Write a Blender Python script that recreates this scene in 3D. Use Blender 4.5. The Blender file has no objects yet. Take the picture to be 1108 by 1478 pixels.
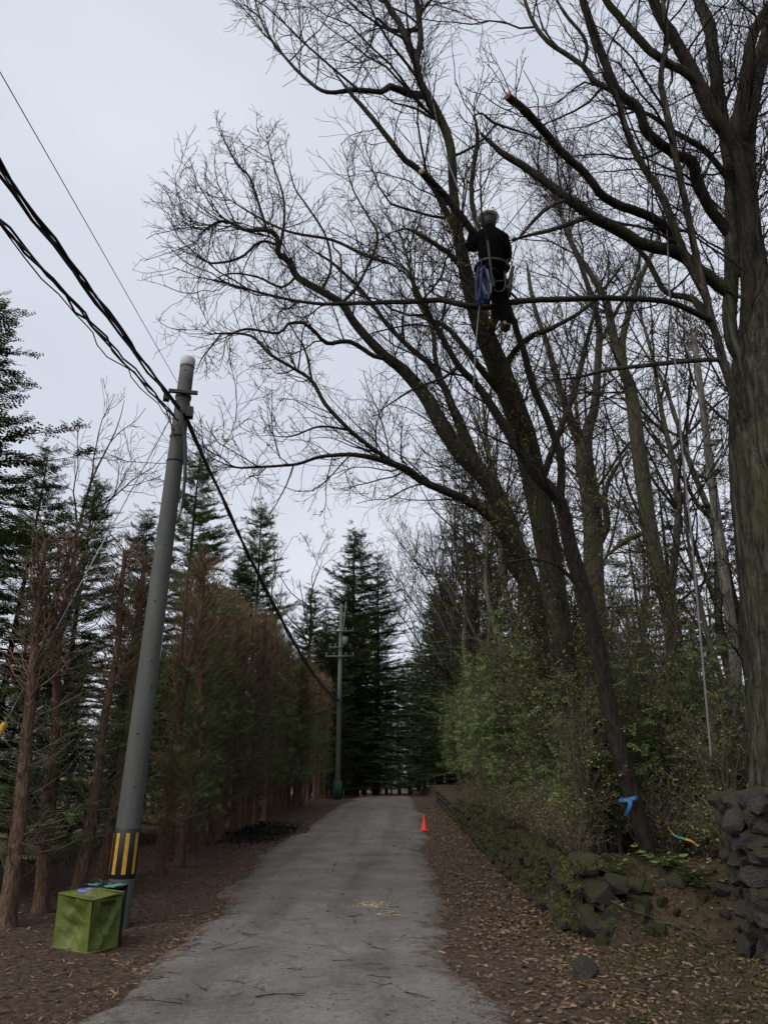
import bpy, bmesh, math, random
import numpy as np
from mathutils import Vector, Matrix

# ---------------------------------------------------------------- camera, sky, sun, exposure
SC = bpy.context.scene
COL = SC.collection
FPX, CU, CV = 1067.4, 554.0, 739.0            # focal length and centre in photo pixels
PITCH, YAW, EYE = math.radians(20.1), math.radians(1.06), 1.6
cam_d = bpy.data.cameras.new('camera'); cam = bpy.data.objects.new('camera', cam_d); COL.objects.link(cam)
cam_d.sensor_fit = 'VERTICAL'; cam_d.sensor_height = 36.0; cam_d.lens = 26.0
cam_d.clip_start = 0.1; cam_d.clip_end = 2000
cam.location = (0, 0, EYE); cam.rotation_euler = (math.pi/2 + PITCH, 0, YAW)
SC.camera = cam
W = bpy.data.worlds.new('World'); SC.world = W; W.use_nodes = True
SUN_EL, SUN_AZ = math.radians(48), math.radians(222)
def build_world():
    nt = W.node_tree; nt.nodes.clear(); N = nt.nodes.new; L = nt.links.new
    out = N('ShaderNodeOutputWorld'); bg = N('ShaderNodeBackground'); bg.inputs['Strength'].default_value = 0.051
    sky = N('ShaderNodeTexSky'); sky.sky_type = 'NISHITA'; sky.sun_disc = False
    sky.sun_elevation = SUN_EL; sky.sun_rotation = SUN_AZ
    tc = N('ShaderNodeTexCoord'); mp = N('ShaderNodeMapping'); mp.inputs['Scale'].default_value = (1.0, 1.0, 2.2)
    nz = N('ShaderNodeTexNoise'); nz.inputs['Scale'].default_value = 1.3; nz.inputs['Detail'].default_value = 4; nz.inputs['Roughness'].default_value = 0.45
    rp = N('ShaderNodeValToRGB'); rp.color_ramp.elements[0].position = 0.3; rp.color_ramp.elements[1].position = 0.72
    rp.color_ramp.elements[0].color = (5.1, 5.45, 6.3, 1); rp.color_ramp.elements[1].color = (6.6, 6.85, 7.6, 1)
    mx = N('ShaderNodeMix'); mx.data_type = 'RGBA'; mx.inputs['Factor'].default_value = 0.95
    L(tc.outputs['Generated'], mp.inputs['Vector']); L(mp.outputs['Vector'], nz.inputs['Vector']); L(nz.outputs['Fac'], rp.inputs['Fac'])
    L(sky.outputs['Color'], mx.inputs[6]); L(rp.outputs['Color'], mx.inputs[7]); L(mx.outputs[2], bg.inputs['Color']); L(bg.outputs['Background'], out.inputs['Surface'])
build_world()
sun_d = bpy.data.lights.new('sun', 'SUN'); sun = bpy.data.objects.new('sun', sun_d); COL.objects.link(sun)
sun_d.energy = 1.5; sun_d.angle = math.radians(60); sun_d.color = (1, 0.96, 0.9)
sun.rotation_euler = (math.pi/2 - SUN_EL, 0, math.pi - SUN_AZ)
SC.view_settings.view_transform = 'Standard'; SC.view_settings.look = 'None'
SC.view_settings.exposure = 1.25; SC.view_settings.gamma = 1.0; SC.view_settings.use_curve_mapping = False
SC.cycles.max_bounces = 5; SC.cycles.diffuse_bounces = 3; SC.cycles.glossy_bounces = 2; SC.cycles.transmission_bounces = 3

# ---------------------------------------------------------------- measuring helpers
R_ = np.array([math.cos(YAW), math.sin(YAW), 0.0])
F_ = np.array([-math.sin(YAW)*math.cos(PITCH), math.cos(YAW)*math.cos(PITCH), math.sin(PITCH)])
U_ = np.cross(R_, F_)
C0 = np.array([0, 0, EYE])
def ray(u, v): return F_ + R_*(u-CU)/FPX + U_*(CV-v)/FPX
def PY(u, v, Y):                               # the point seen at (u,v) that lies Y metres ahead
    d = ray(u, v); t = Y/d[1]; return C0 + d*t
def depth(p): return float(np.dot(np.asarray(p)-C0, F_))
def px2m(w, p): return w*depth(p)/FPX
def sstep(a, b, x):
    t = np.clip((np.asarray(x, float)-a)/(b-a), 0, 1); return t*t*(3-2*t)
def wav(x, y, s=1.0, seed=0.0):                # cheap smooth noise about -1..1
    x = np.asarray(x, float)*s; y = np.asarray(y, float)*s
    return (np.sin(x*1.7+seed+1.3*np.sin(y*1.1+seed*2.1)) + np.sin(y*2.3-seed+1.7*np.sin(x*0.9+seed)) + 0.6*np.sin(x*4.1+y*3.7+seed*3))/2.6
def gz(y): return 0.75*sstep(10, 45, y) - 1.0*sstep(48, 110, y)
WALLX = 1.95
def ground(x, y):
    x = np.asarray(x, float); y = np.asarray(y, float)
    z = gz(y)
    a = sstep(WALLX+0.02, WALLX+0.35, x)*sstep(9.0, 10.0, y + 0.35*wav(x, y, 1.9) + 0.35*sstep(2.6, 3.6, x))
    z = z + a*(0.68 + 0.05*wav(x, y, 1.3, 2) + 0.02*np.clip(x-2, 0, 30)*sstep(2, 6, x))
    z = z + 0.10*sstep(2.2, 4.5, x)*(1-a) + 0.02*wav(x, y, 3.1, 5)*sstep(0.9, 1.4, x)
    z = z + 0.9*sstep(-6.0, -22, x) + 0.035*wav(x, y, 1.4, 1)*sstep(-2.6, -4.0, x) + 0.05*sstep(-3.0, -5, x)
    z = z + 3.0*sstep(26, 90, np.abs(x))
    return z
def gpt(u, v, extra=0.0):                      # ground point seen at (u,v)
    d = ray(u, v); t = 1.0
    for _ in range(4000):
        p = C0 + d*t
        if p[2] <= float(ground(p[0], p[1])) + extra: break
        t += 0.02
    return p

# ---------------------------------------------------------------- materials
MATS = {}
def new_mat(name):
    m = bpy.data.materials.new(name); m.use_nodes = True; MATS[name] = m
    nt = m.node_tree; b = nt.nodes['Principled BSDF']; b.inputs['Specular IOR Level'].default_value = 0.25
    return m, nt, b
def ramp(nt, cols, pos=None):
    r = nt.nodes.new('ShaderNodeValToRGB'); e = r.color_ramp.elements
    n = len(cols); pos = pos or [i/(n-1) for i in range(n)]
    while len(e) < n: e.new(0.5)
    for i in range(n): e[i].position = pos[i]; e[i].color = (*cols[i], 1)
    return r
def noise_mat(name, cols, scale=8, rough=0.85, bump=0.3, stretch=(1,1,1), pos=None, island=0.0, detail=6, dist=0.02, top=None, spec=0.2, translucent=0.0, top_at=(0.35, 0.8)):
    m, nt, b = new_mat(name); N = nt.nodes.new; L = nt.links.new
    tc = N('ShaderNodeTexCoord'); mp = N('ShaderNodeMapping'); mp.inputs['Scale'].default_value = stretch
    nz = N('ShaderNodeTexNoise'); nz.inputs['Scale'].default_value = scale; nz.inputs['Detail'].default_value = detail; nz.inputs['Roughness'].default_value = 0.6
    L(tc.outputs['Object'], mp.inputs['Vector']); L(mp.outputs['Vector'], nz.inputs['Vector'])
    fac = nz.outputs['Fac']
    if island:
        g = N('ShaderNodeNewGeometry'); mm = N('ShaderNodeMix'); mm.data_type = 'FLOAT'; mm.inputs[0].default_value = island
        L(fac, mm.inputs[2]); L(g.outputs['Random Per Island'], mm.inputs[3]); fac = mm.outputs[0]
    r = ramp(nt, cols, pos); L(fac, r.inputs['Fac']); colr = r.outputs['Color']
    if top:                                   # moss on upward faces, with an uneven border
        g = N('ShaderNodeNewGeometry'); sx = N('ShaderNodeSeparateXYZ'); L(g.outputs['Normal'], sx.inputs[0])
        n2 = N('ShaderNodeTexNoise'); n2.inputs['Scale'].default_value = scale*0.35; n2.inputs['Detail'].default_value = 5
        L(g.outputs['Position'], n2.inputs['Vector'])
        ad = N('ShaderNodeMath'); ad.operation = 'MULTIPLY_ADD'; ad.inputs[1].default_value = 1.8; L(n2.outputs['Fac'], ad.inputs[0])
        sb = N('ShaderNodeMath'); sb.operation = 'SUBTRACT'; sb.inputs[1].default_value = 0.9; L(sx.outputs[2], sb.inputs[0]); L(sb.outputs[0], ad.inputs[2])
        mr = N('ShaderNodeMapRange'); mr.inputs[1].default_value = top_at[0]; mr.inputs[2].default_value = top_at[1]; L(ad.outputs[0], mr.inputs[0])
        mx = N('ShaderNodeMix'); mx.data_type = 'RGBA'; L(mr.outputs[0], mx.inputs[0]); L(colr, mx.inputs[6]); mx.inputs[7].default_value = (*top, 1); colr = mx.outputs[2]
    L(colr, b.inputs['Base Color']); b.inputs['Roughness'].default_value = rough; b.inputs['Specular IOR Level'].default_value = spec
    if bump:
        bp = N('ShaderNodeBump'); bp.inputs['Strength'].default_value = bump; bp.inputs['Distance'].default_value = dist
        L(nz.outputs['Fac'], bp.inputs['Height']); L(bp.outputs[0], b.inputs['Normal'])
    if translucent:
        t = N('ShaderNodeBsdfTranslucent'); L(colr, t.inputs['Color']); ms = N('ShaderNodeMixShader'); ms.inputs[0].default_value = translucent
        o = nt.nodes['Material Output']; L(b.outputs[0], ms.inputs[1]); L(t.outputs[0], ms.inputs[2]); L(ms.outputs[0], o.inputs['Surface'])
    return m
def plain(name, col, rough=0.6, spec=0.3, metal=0.0, bump=0.0, var=0.25, scale=20):
    lo = tuple(c*(1-var) for c in col); hi = tuple(min(1, c*(1+var)) for c in col)
    m = noise_mat(name, [lo, hi], scale, rough, bump, spec=spec, pos=[0.3, 0.7]); m.node_tree.nodes['Principled BSDF'].inputs['Metallic'].default_value = metal
    return m
def bark_mat(name, cols, scale, moss=None, moss_amt=0.5, bump=0.9, dist=0.03, ridge=7.0):
    m, nt, b = new_mat(name); N = nt.nodes.new; L = nt.links.new
    tc = N('ShaderNodeTexCoord'); mp = N('ShaderNodeMapping'); mp.inputs['Scale'].default_value = (1, 1, 0.16)
    vo = N('ShaderNodeTexNoise'); vo.inputs['Scale'].default_value = scale*2.2; vo.inputs['Detail'].default_value = 5; vo.inputs['Roughness'].default_value = 0.65; vo.inputs['Distortion'].default_value = 0.6
    L(tc.outputs['Object'], mp.inputs['Vector']); L(mp.outputs['Vector'], vo.inputs['Vector'])
    mp2 = N('ShaderNodeMapping'); mp2.inputs['Scale'].default_value = (1, 1, 0.13); L(tc.outputs['Object'], mp2.inputs['Vector'])
    wp = N('ShaderNodeMix'); wp.data_type = 'VECTOR'; wp.inputs[0].default_value = 0.16; L(mp2.outputs['Vector'], wp.inputs[4]); L(vo.outputs['Color'], wp.inputs[5])
    pl = N('ShaderNodeTexVoronoi'); pl.feature = 'DISTANCE_TO_EDGE'; pl.inputs['Scale'].default_value = scale*1.6; L(wp.outputs[1], pl.inputs['Vector'])
    pm = N('ShaderNodeMapRange'); pm.inputs[1].default_value = 0.0; pm.inputs[2].default_value = 0.16; L(pl.outputs['Distance'], pm.inputs[0])
    hm = N('ShaderNodeMath'); hm.operation = 'MULTIPLY_ADD'; hm.inputs[1].default_value = 0.13; L(pm.outputs[0], hm.inputs[0])
    hs = N('ShaderNodeMath'); hs.operation = 'MULTIPLY'; hs.inputs[1].default_value = 0.86; L(vo.outputs['Fac'], hs.inputs[0]); L(hs.outputs[0], hm.inputs[2])
    r = ramp(nt, cols, [0.30, 0.52, 0.74]); L(hm.outputs[0], r.inputs['Fac']); colr = r.outputs['Color']
    big = N('ShaderNodeTexNoise'); big.inputs['Scale'].default_value = 1.1; big.inputs['Detail'].default_value = 6; big.inputs['Roughness'].default_value = 0.7; L(tc.outputs['Object'], big.inputs['Vector'])
    if moss:
        mr = N('ShaderNodeMapRange'); mr.inputs[1].default_value = 0.62-0.2*moss_amt; mr.inputs[2].default_value = 0.78-0.2*moss_amt; mr.inputs[4].default_value = 0.75; L(big.outputs['Fac'], mr.inputs[0])
        mx = N('ShaderNodeMix'); mx.data_type = 'RGBA'; L(mr.outputs[0], mx.inputs[0]); L(colr, mx.inputs[6]); mx.inputs[7].default_value = (*moss, 1); colr = mx.outputs[2]
    L(colr, b.inputs['Base Color']); b.inputs['Roughness'].default_value = 0.9; b.inputs['Specular IOR Level'].default_value = 0.1
    bp = N('ShaderNodeBump'); bp.inputs['Strength'].default_value = bump; bp.inputs['Distance'].default_value = dist; L(hm.outputs[0], bp.inputs['Height']); L(bp.outputs[0], b.inputs['Normal'])
    return m
bark_mat('bark_oak', [(0.0109,0.0095,0.0075),(0.0422,0.0367,0.0292),(0.0850,0.0762,0.0626)], 11, (0.062,0.064,0.028), 0.75, 1.0, 0.05)
bark_mat('bark_great', [(0.0078,0.0070,0.0055),(0.0390,0.0335,0.0265),(0.0975,0.0874,0.0718)], 6, (0.055,0.058,0.026), 0.7, 1.0, 0.08)
bark_mat('bark_dark', [(0.0092,0.0079,0.0066),(0.0251,0.0205,0.0165),(0.0495,0.0416,0.0343)], 12, (0.045,0.045,0.022), 0.4)
bark_mat('bark_grey', [(0.0246,0.0221,0.0180),(0.0738,0.0656,0.0525),(0.1271,0.1148,0.0943)], 12, (0.075,0.075,0.03), 0.8)
bark_mat('bark_red', [(0.0331,0.0199,0.0133),(0.1083,0.0663,0.0464),(0.1989,0.1304,0.0940)], 16, (0.05,0.05,0.028), 0.45)
bark_mat('bark_birch', [(0.035,0.032,0.027),(0.10,0.093,0.083),(0.17,0.162,0.15)], 5, (0.06,0.06,0.03), 0.6)
noise_mat('twig', [(0.0150,0.0120,0.0105),(0.0413,0.0323,0.0270)], 6, 0.9, 0, spec=0.05)
noise_mat('twig_red', [(0.0633,0.0391,0.0264),(0.2185,0.1437,0.0978)], 5, 0.9, 0, island=0.6, spec=0.05)
noise_mat('twig_pale', [(0.05,0.04,0.03),(0.14,0.115,0.09)], 5, 0.9, 0, island=0.6, spec=0.05)
noise_mat('cut_wood', [(0.15,0.095,0.05),(0.24,0.16,0.09)], 30, 0.8, 0.1)
noise_mat('needles_dark', [(0.02,0.03,0.012),(0.05,0.073,0.025),(0.10,0.135,0.05)], 3, 0.6, 0, island=0.55, translucent=0.15)
noise_mat('needles_mid', [(0.034,0.054,0.018),(0.09,0.13,0.038),(0.165,0.215,0.068)], 3, 0.6, 0, island=0.55, translucent=0.2)
noise_mat('needles_brown', [(0.05,0.022,0.010),(0.12,0.055,0.024)], 3, 0.8, 0, island=0.6, translucent=0.1)
noise_mat('leaf_evergreen', [(0.05,0.08,0.02),(0.13,0.18,0.045),(0.22,0.27,0.08)], 2, 0.5, 0, island=0.6, translucent=0.2)
noise_mat('leaf_olive', [(0.075,0.085,0.024),(0.17,0.185,0.052),(0.28,0.29,0.095)], 2, 0.55, 0, island=0.6, translucent=0.25)
noise_mat('leaf_bud', [(0.10,0.11,0.03),(0.22,0.22,0.06)], 2, 0.6, 0, island=0.6, translucent=0.3)
noise_mat('leaf_dead', [(0.0298,0.0187,0.0119),(0.0978,0.0638,0.0408),(0.2125,0.1573,0.1105)], 4, 0.85, 0, island=0.7, spec=0.15)
noise_mat('debris', [(0.0221,0.0143,0.0099),(0.0994,0.0607,0.0387),(0.2210,0.1547,0.1105)], 4, 0.9, 0, island=0.75, spec=0.1)
noise_mat('ash', [(0.006,0.006,0.006),(0.02,0.018,0.016)], 10, 0.95, 0, island=0.5)
noise_mat('moss', [(0.0175,0.0185,0.0078),(0.0486,0.0486,0.0175),(0.0875,0.0875,0.0311)], 6, 0.95, 0, island=0.5, spec=0.05)
noise_mat('dry_grass', [(0.09,0.075,0.035),(0.22,0.185,0.10)], 6, 0.9, 0, island=0.6)
noise_mat('stone', [(0.0163,0.0156,0.0142),(0.0432,0.0402,0.0358),(0.0893,0.0856,0.0781)], 9, 0.9, 0.9, top=(0.034,0.035,0.013), dist=0.05, top_at=(0.05, 0.6))
noise_mat('stone_grey', [(0.0158,0.0144,0.0130),(0.0468,0.0439,0.0396),(0.1008,0.0972,0.0900)], 7, 0.9, 1.0, top=(0.034,0.035,0.013), dist=0.06, top_at=(0.25, 0.8))
noise_mat('moss_stone', [(0.0172,0.0172,0.0094),(0.0390,0.0406,0.0156),(0.0663,0.0702,0.0234)], 14, 0.95, 1.0, dist=0.06)
noise_mat('stone_core', [(0.02,0.018,0.014),(0.045,0.04,0.03)], 9, 0.95, 0.6)

def soil_material():
    m, nt, b = new_mat('soil'); N = nt.nodes.new; L = nt.links.new
    g = N('ShaderNodeNewGeometry')
    n1 = N('ShaderNodeTexNoise'); n1.inputs['Scale'].default_value = 14; n1.inputs['Detail'].default_value = 10; n1.inputs['Roughness'].default_value = 0.75
    n2 = N('ShaderNodeTexNoise'); n2.inputs['Scale'].default_value = 0.9; n2.inputs['Detail'].default_value = 6
    L(g.outputs['Position'], n1.inputs['Vector']); L(g.outputs['Position'], n2.inputs['Vector'])
    r1 = ramp(nt, [(0.0210,0.0143,0.0105),(0.0666,0.0466,0.0353),(0.1427,0.1066,0.0819)], [0.3,0.52,0.75]); L(n1.outputs['Fac'], r1.inputs['Fac'])
    r2 = ramp(nt, [(0.0208,0.0146,0.0103),(0.0570,0.0440,0.0294),(0.0535,0.0535,0.0224)], [0.35,0.55,0.68]); L(n1.outputs['Fac'], r2.inputs['Fac'])
    # mossy soil to the right of the road, dry pale grass far left
    sx = N('ShaderNodeSeparateXYZ'); L(g.outputs['Position'], sx.inputs[0])
    ad = N('ShaderNodeMath'); ad.operation = 'MULTIPLY_ADD'; ad.inputs[1].default_value = 3.2; L(n2.outputs['Fac'], ad.inputs[0]); L(sx.outputs[0], ad.inputs[2])
    mr = N('ShaderNodeMapRange'); mr.inputs[1].default_value = 3.1; mr.inputs[2].default_value = 3.9; L(ad.outputs[0], mr.inputs[0])
    mx = N('ShaderNodeMix'); mx.data_type = 'RGBA'; L(mr.outputs[0], mx.inputs[0]); L(r1.outputs[0], mx.inputs[6]); L(r2.outputs[0], mx.inputs[7])
    mr2 = N('ShaderNodeMapRange'); mr2.inputs[1].default_value = -5.2; mr2.inputs[2].default_value = -7.0; L(ad.outputs[0], mr2.inputs[0])
    mx2 = N('ShaderNodeMix'); mx2.data_type = 'RGBA'; L(mr2.outputs[0], mx2.inputs[0]); L(mx.outputs[2], mx2.inputs[6])
    r3 = ramp(nt, [(0.05,0.045,0.02),(0.16,0.135,0.07),(0.24,0.20,0.12)], [0.3,0.5,0.75]); L(n1.outputs['Fac'], r3.inputs['Fac']); L(r3.outputs[0], mx2.inputs[7])
    L(mx2.outputs[2], b.inputs['Base Color']); b.inputs['Roughness'].default_value = 0.95; b.inputs['Specular IOR Level'].default_value = 0.05
    bp = N('ShaderNodeBump'); bp.inputs['Strength'].default_value = 0.9; bp.inputs['Distance'].default_value = 0.05; L(n1.outputs['Fac'], bp.inputs['Height']); L(bp.outputs[0], b.inputs['Normal'])
soil_material()
def asphalt_material():
    m, nt, b = new_mat('asphalt'); N = nt.nodes.new; L = nt.links.new
    g = N('ShaderNodeNewGeometry'); P = g.outputs['Position']
    n1 = N('ShaderNodeTexNoise'); n1.inputs['Scale'].default_value = 38; n1.inputs['Detail'].default_value = 7; n1.inputs['Roughness'].default_value = 0.8
    n2 = N('ShaderNodeTexNoise'); n2.inputs['Scale'].default_value = 1.1; n2.inputs['Detail'].default_value = 8; n2.inputs['Roughness'].default_value = 0.62
    n3 = N('ShaderNodeTexNoise'); n3.inputs['Scale'].default_value = 14; n3.inputs['Detail'].default_value = 6
    for n in (n1, n2, n3): L(P, n.inputs['Vector'])
    r2 = ramp(nt, [(0.0738,0.0675,0.0621),(0.1080,0.1008,0.0936),(0.1368,0.1287,0.1206)], [0.3,0.5,0.72]); L(n2.outputs['Fac'], r2.inputs['Fac'])
    r1 = ramp(nt, [(0.5,0.49,0.48),(1,1,1),(1.55,1.52,1.48)], [0.34,0.5,0.68]); L(n1.outputs['Fac'], r1.inputs['Fac'])
    mu = N('ShaderNodeMix'); mu.data_type = 'RGBA'; mu.blend_type = 'MULTIPLY'; mu.inputs[0].default_value = 0.8; L(r2.outputs[0], mu.inputs[6]); L(r1.outputs[0], mu.inputs[7])
    r3 = ramp(nt, [(0.7,0.68,0.66),(1,1,1)], [0.36,0.52]); L(n3.outputs['Fac'], r3.inputs['Fac'])
    mu2 = N('ShaderNodeMix'); mu2.data_type = 'RGBA'; mu2.blend_type = 'MULTIPLY'; mu2.inputs[0].default_value = 0.55; L(mu.outputs[2], mu2.inputs[6]); L(r3.outputs[0], mu2.inputs[7])
    mt = N('ShaderNodeMapping'); mt.inputs['Scale'].default_value = (1.6, 0.10, 1); L(P, mt.inputs['Vector']); nt_ = N('ShaderNodeTexNoise'); nt_.inputs['Scale'].default_value = 1.0; nt_.inputs['Detail'].default_value = 5; L(mt.outputs[0], nt_.inputs['Vector'])
    r4 = ramp(nt, [(0.72,0.70,0.68),(1.0,1.0,1.0),(1.12,1.12,1.12)], [0.34,0.5,0.68]); L(nt_.outputs['Fac'], r4.inputs['Fac'])
    mu3 = N('ShaderNodeMix'); mu3.data_type = 'RGBA'; mu3.blend_type = 'MULTIPLY'; mu3.inputs[0].default_value = 0.9; L(mu2.outputs[2], mu3.inputs[6]); L(r4.outputs[0], mu3.inputs[7]); mu2 = mu3
    # cracks: warped voronoi edges shown only in patches
    nd = N('ShaderNodeTexNoise'); nd.inputs['Scale'].default_value = 3; nd.inputs['Detail'].default_value = 6; L(P, nd.inputs['Vector'])
    va = N('ShaderNodeMix'); va.data_type = 'VECTOR'; va.inputs[0].default_value = 0.14; L(P, va.inputs[4]); L(nd.outputs['Color'], va.inputs[5])
    vo = N('ShaderNodeTexVoronoi'); vo.feature = 'DISTANCE_TO_EDGE'; vo.inputs['Scale'].default_value = 0.45; L(va.outputs[1], vo.inputs['Vector'])
    cm = N('ShaderNodeMapRange'); cm.inputs[1].default_value = 0.004; cm.inputs[2].default_value = 0.014; cm.inputs[3].default_value = 0.4; cm.inputs[4].default_value = 0.0; L(vo.outputs['Distance'], cm.inputs[0])
    pm = N('ShaderNodeMapRange'); pm.inputs[1].default_value = 0.46; pm.inputs[2].default_value = 0.56; L(n2.outputs['Fac'], pm.inputs[0])
    cmul = N('ShaderNodeMath'); cmul.operation = 'MULTIPLY'; L(cm.outputs[0], cmul.inputs[0]); L(pm.outputs[0], cmul.inputs[1])
    mx = N('ShaderNodeMix'); mx.data_type = 'RGBA'; L(cmul.outputs[0], mx.inputs[0]); L(mu2.outputs[2], mx.inputs[6]); mx.inputs[7].default_value = (0.045,0.038,0.033,1)
    ea = N('ShaderNodeAttribute'); ea.attribute_name = 'edge_distance'
    ne = N('ShaderNodeTexNoise'); ne.inputs['Scale'].default_value = 2.6; ne.inputs['Detail'].default_value = 9; ne.inputs['Roughness'].default_value = 0.72; L(P, ne.inputs['Vector'])
    es = N('ShaderNodeMath'); es.operation = 'MULTIPLY_ADD'; es.inputs[1].default_value = -1.7; L(ne.outputs['Fac'], es.inputs[0]); L(ea.outputs['Fac'], es.inputs[2])
    em = N('ShaderNodeMapRange'); em.inputs[1].default_value = -0.78; em.inputs[2].default_value = -0.45; em.inputs[3].default_value = 0.92; em.inputs[4].default_value = 0.0; L(es.outputs[0], em.inputs[0])
    sr = ramp(nt, [(0.02,0.014,0.010),(0.06,0.043,0.033),(0.12,0.09,0.07)], [0.3,0.52,0.75]); L(n3.outputs['Fac'], sr.inputs['Fac'])
    md = N('ShaderNodeMix'); md.data_type = 'RGBA'; L(em.outputs[0], md.inputs[0]); L(mx.outputs[2], md.inputs[6]); L(sr.outputs[0], md.inputs[7]); mx = md
    L(mx.outputs[2], b.inputs['Base Color']); b.inputs['Roughness'].default_value = 0.88; b.inputs['Specular IOR Level'].default_value = 0.2
    bp = N('ShaderNodeBump'); bp.inputs['Strength'].default_value = 0.5; bp.inputs['Distance'].default_value = 0.01; L(n1.outputs['Fac'], bp.inputs['Height']); L(bp.outputs[0], b.inputs['Normal'])
asphalt_material()
def concrete_material():
    noise_mat('concrete', [(0.0400,0.0416,0.0368),(0.0720,0.0736,0.0688),(0.1080,0.1096,0.1040)], 7, 0.85, 0.15, stretch=(1,1,0.12), detail=8)
concrete_material()
plain('black_rubber', (0.012,0.012,0.013), 0.6)
plain('cable_black', (0.013,0.013,0.016), 0.5)
plain('galvanised', (0.20,0.21,0.21), 0.5, 0.5, 0.6)
plain('dull_steel', (0.06,0.063,0.063), 0.6)
plain('yellow_band', (0.40,0.22,0.025), 0.5)
plain('yellow_plastic', (0.5,0.29,0.05), 0.5)
plain('white_paint', (0.36,0.36,0.36), 0.6, var=0.08)
plain('green_paint', (0.012,0.055,0.04), 0.6)
plain('cone_orange', (0.45,0.03,0.02), 0.5)
noise_mat('tarp_green', [(0.045,0.058,0.009),(0.09,0.112,0.018)], 4, 0.55, 0.5, dist=0.05, spec=0.35)
plain('tarp_black', (0.006,0.007,0.008), 0.5)
plain('teal_cloth', (0.05,0.19,0.14), 0.7)
plain('purple_plastic', (0.10,0.10,0.28), 0.4)
plain('ribbon_blue', (0.03,0.11,0.25), 0.5)
plain('rope_pale', (0.13,0.13,0.135), 0.8)
plain('rope_lilac', (0.12,0.113,0.125), 0.8)
plain('rope_blue', (0.003,0.010,0.05), 0.7)
plain('rope_green', (0.008,0.016,0.010), 0.7)
plain('rope_red', (0.15,0.03,0.04), 0.7)
plain('jacket_black', (0.0022,0.0022,0.0026), 0.95, 0.02, bump=0.3)
plain('trousers_black', (0.0024,0.0023,0.0023), 0.95, 0.02, bump=0.3)
plain('boot_leather', (0.010,0.006,0.005), 0.6)
plain('skin', (0.35,0.20,0.14), 0.55, var=0.08)
plain('glove_grey', (0.07,0.07,0.075), 0.8)
plain('helmet_white', (0.72,0.72,0.73), 0.35, 0.5, var=0.04)
plain('hair_black', (0.004,0.0035,0.003), 0.6)
plain('sawdust', (0.42,0.33,0.20), 0.9, var=0.4)

# ---------------------------------------------------------------- object helpers
def tag(o, label=None, cat=None, group=None, kind=None):
    if label: o['label'] = label
    if cat: o['category'] = cat
    if group: o['group'] = group
    if kind: o['kind'] = kind
    return o
def empty(name, loc=(0,0,0), rz=0):
    o = bpy.data.objects.new(name, None); o.location = loc; o.rotation_euler = (0,0,rz); o.empty_display_size = 0.1; COL.objects.link(o); return o
class MB:                                      # collects vertex / face arrays
    def __init__(s): s.v = []; s.q = []; s.t = []; s.n = 0
    def add(s, v, quads=None, tris=None):
        v = np.asarray(v, float).reshape(-1, 3)
        if quads is not None and len(quads): s.q.append(np.asarray(quads, int).reshape(-1, 4)+s.n)
        if tris is not None and len(tris): s.t.append(np.asarray(tris, int).reshape(-1, 3)+s.n)
        s.v.append(v); s.n += len(v); return s
    def mesh(s, name, mat, smooth=True):
        me = bpy.data.meshes.new(name)
        v = np.concatenate(s.v) if s.v else np.zeros((0,3))
        q = np.concatenate(s.q) if s.q else np.zeros((0,4), int); t = np.concatenate(s.t) if s.t else np.zeros((0,3), int)
        me.vertices.add(len(v)); me.vertices.foreach_set('co', v.astype(np.float32).ravel())
        loops = np.concatenate([q.ravel(), t.ravel()]); nq, ntr = len(q), len(t)
        me.loops.add(len(loops)); me.loops.foreach_set('vertex_index', loops.astype(np.int32))
        me.polygons.add(nq+ntr)
        st = np.concatenate([np.arange(nq)*4, nq*4+np.arange(ntr)*3]).astype(np.int32)
        me.polygons.foreach_set('loop_start', st)
        me.update(calc_edges=True); me.validate()
        me.polygons.foreach_set('use_smooth', np.full(len(me.polygons), smooth))
        me.materials.append(MATS[mat] if isinstance(mat, str) else mat)
        return me
    def build(s, name, mat, parent=None, smooth=True):
        o = bpy.data.objects.new(name, s.mesh(name, mat, smooth)); COL.objects.link(o)
        if parent is not None:
            o.parent = parent
        return o
def link(name, me, parent=None, loc=(0,0,0), rot=(0,0,0), sc=(1,1,1)):
    o = bpy.data.objects.new(name, me); COL.objects.link(o); o.location = loc; o.rotation_euler = rot; o.scale = sc
    if parent is not None: o.parent = parent
    return o
def unit(v): v = np.asarray(v, float); return v/np.maximum(np.linalg.norm(v, axis=-1, keepdims=True), 1e-9)
def catmull(P, R, spacing):
    P = np.asarray(P, float); R = np.asarray(R, float); oP, oR = [], []
    for i in range(len(P)-1):
        p0 = P[max(i-1,0)]; p1 = P[i]; p2 = P[i+1]; p3 = P[min(i+2, len(P)-1)]
        n = max(1, int(round(np.linalg.norm(p2-p1)/spacing))); t = (np.arange(n)/n)[:,None]
        oP.append(0.5*((2*p1)+(p2-p0)*t+(2*p0-5*p1+4*p2-p3)*t**2+(3*p1-p0-3*p2+p3)*t**3)); oR.append(R[i]+(R[i+1]-R[i])*t[:,0])
    oP.append(P[-1:]); oR.append(R[-1:]); return np.concatenate(oP), np.concatenate(oR)
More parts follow.
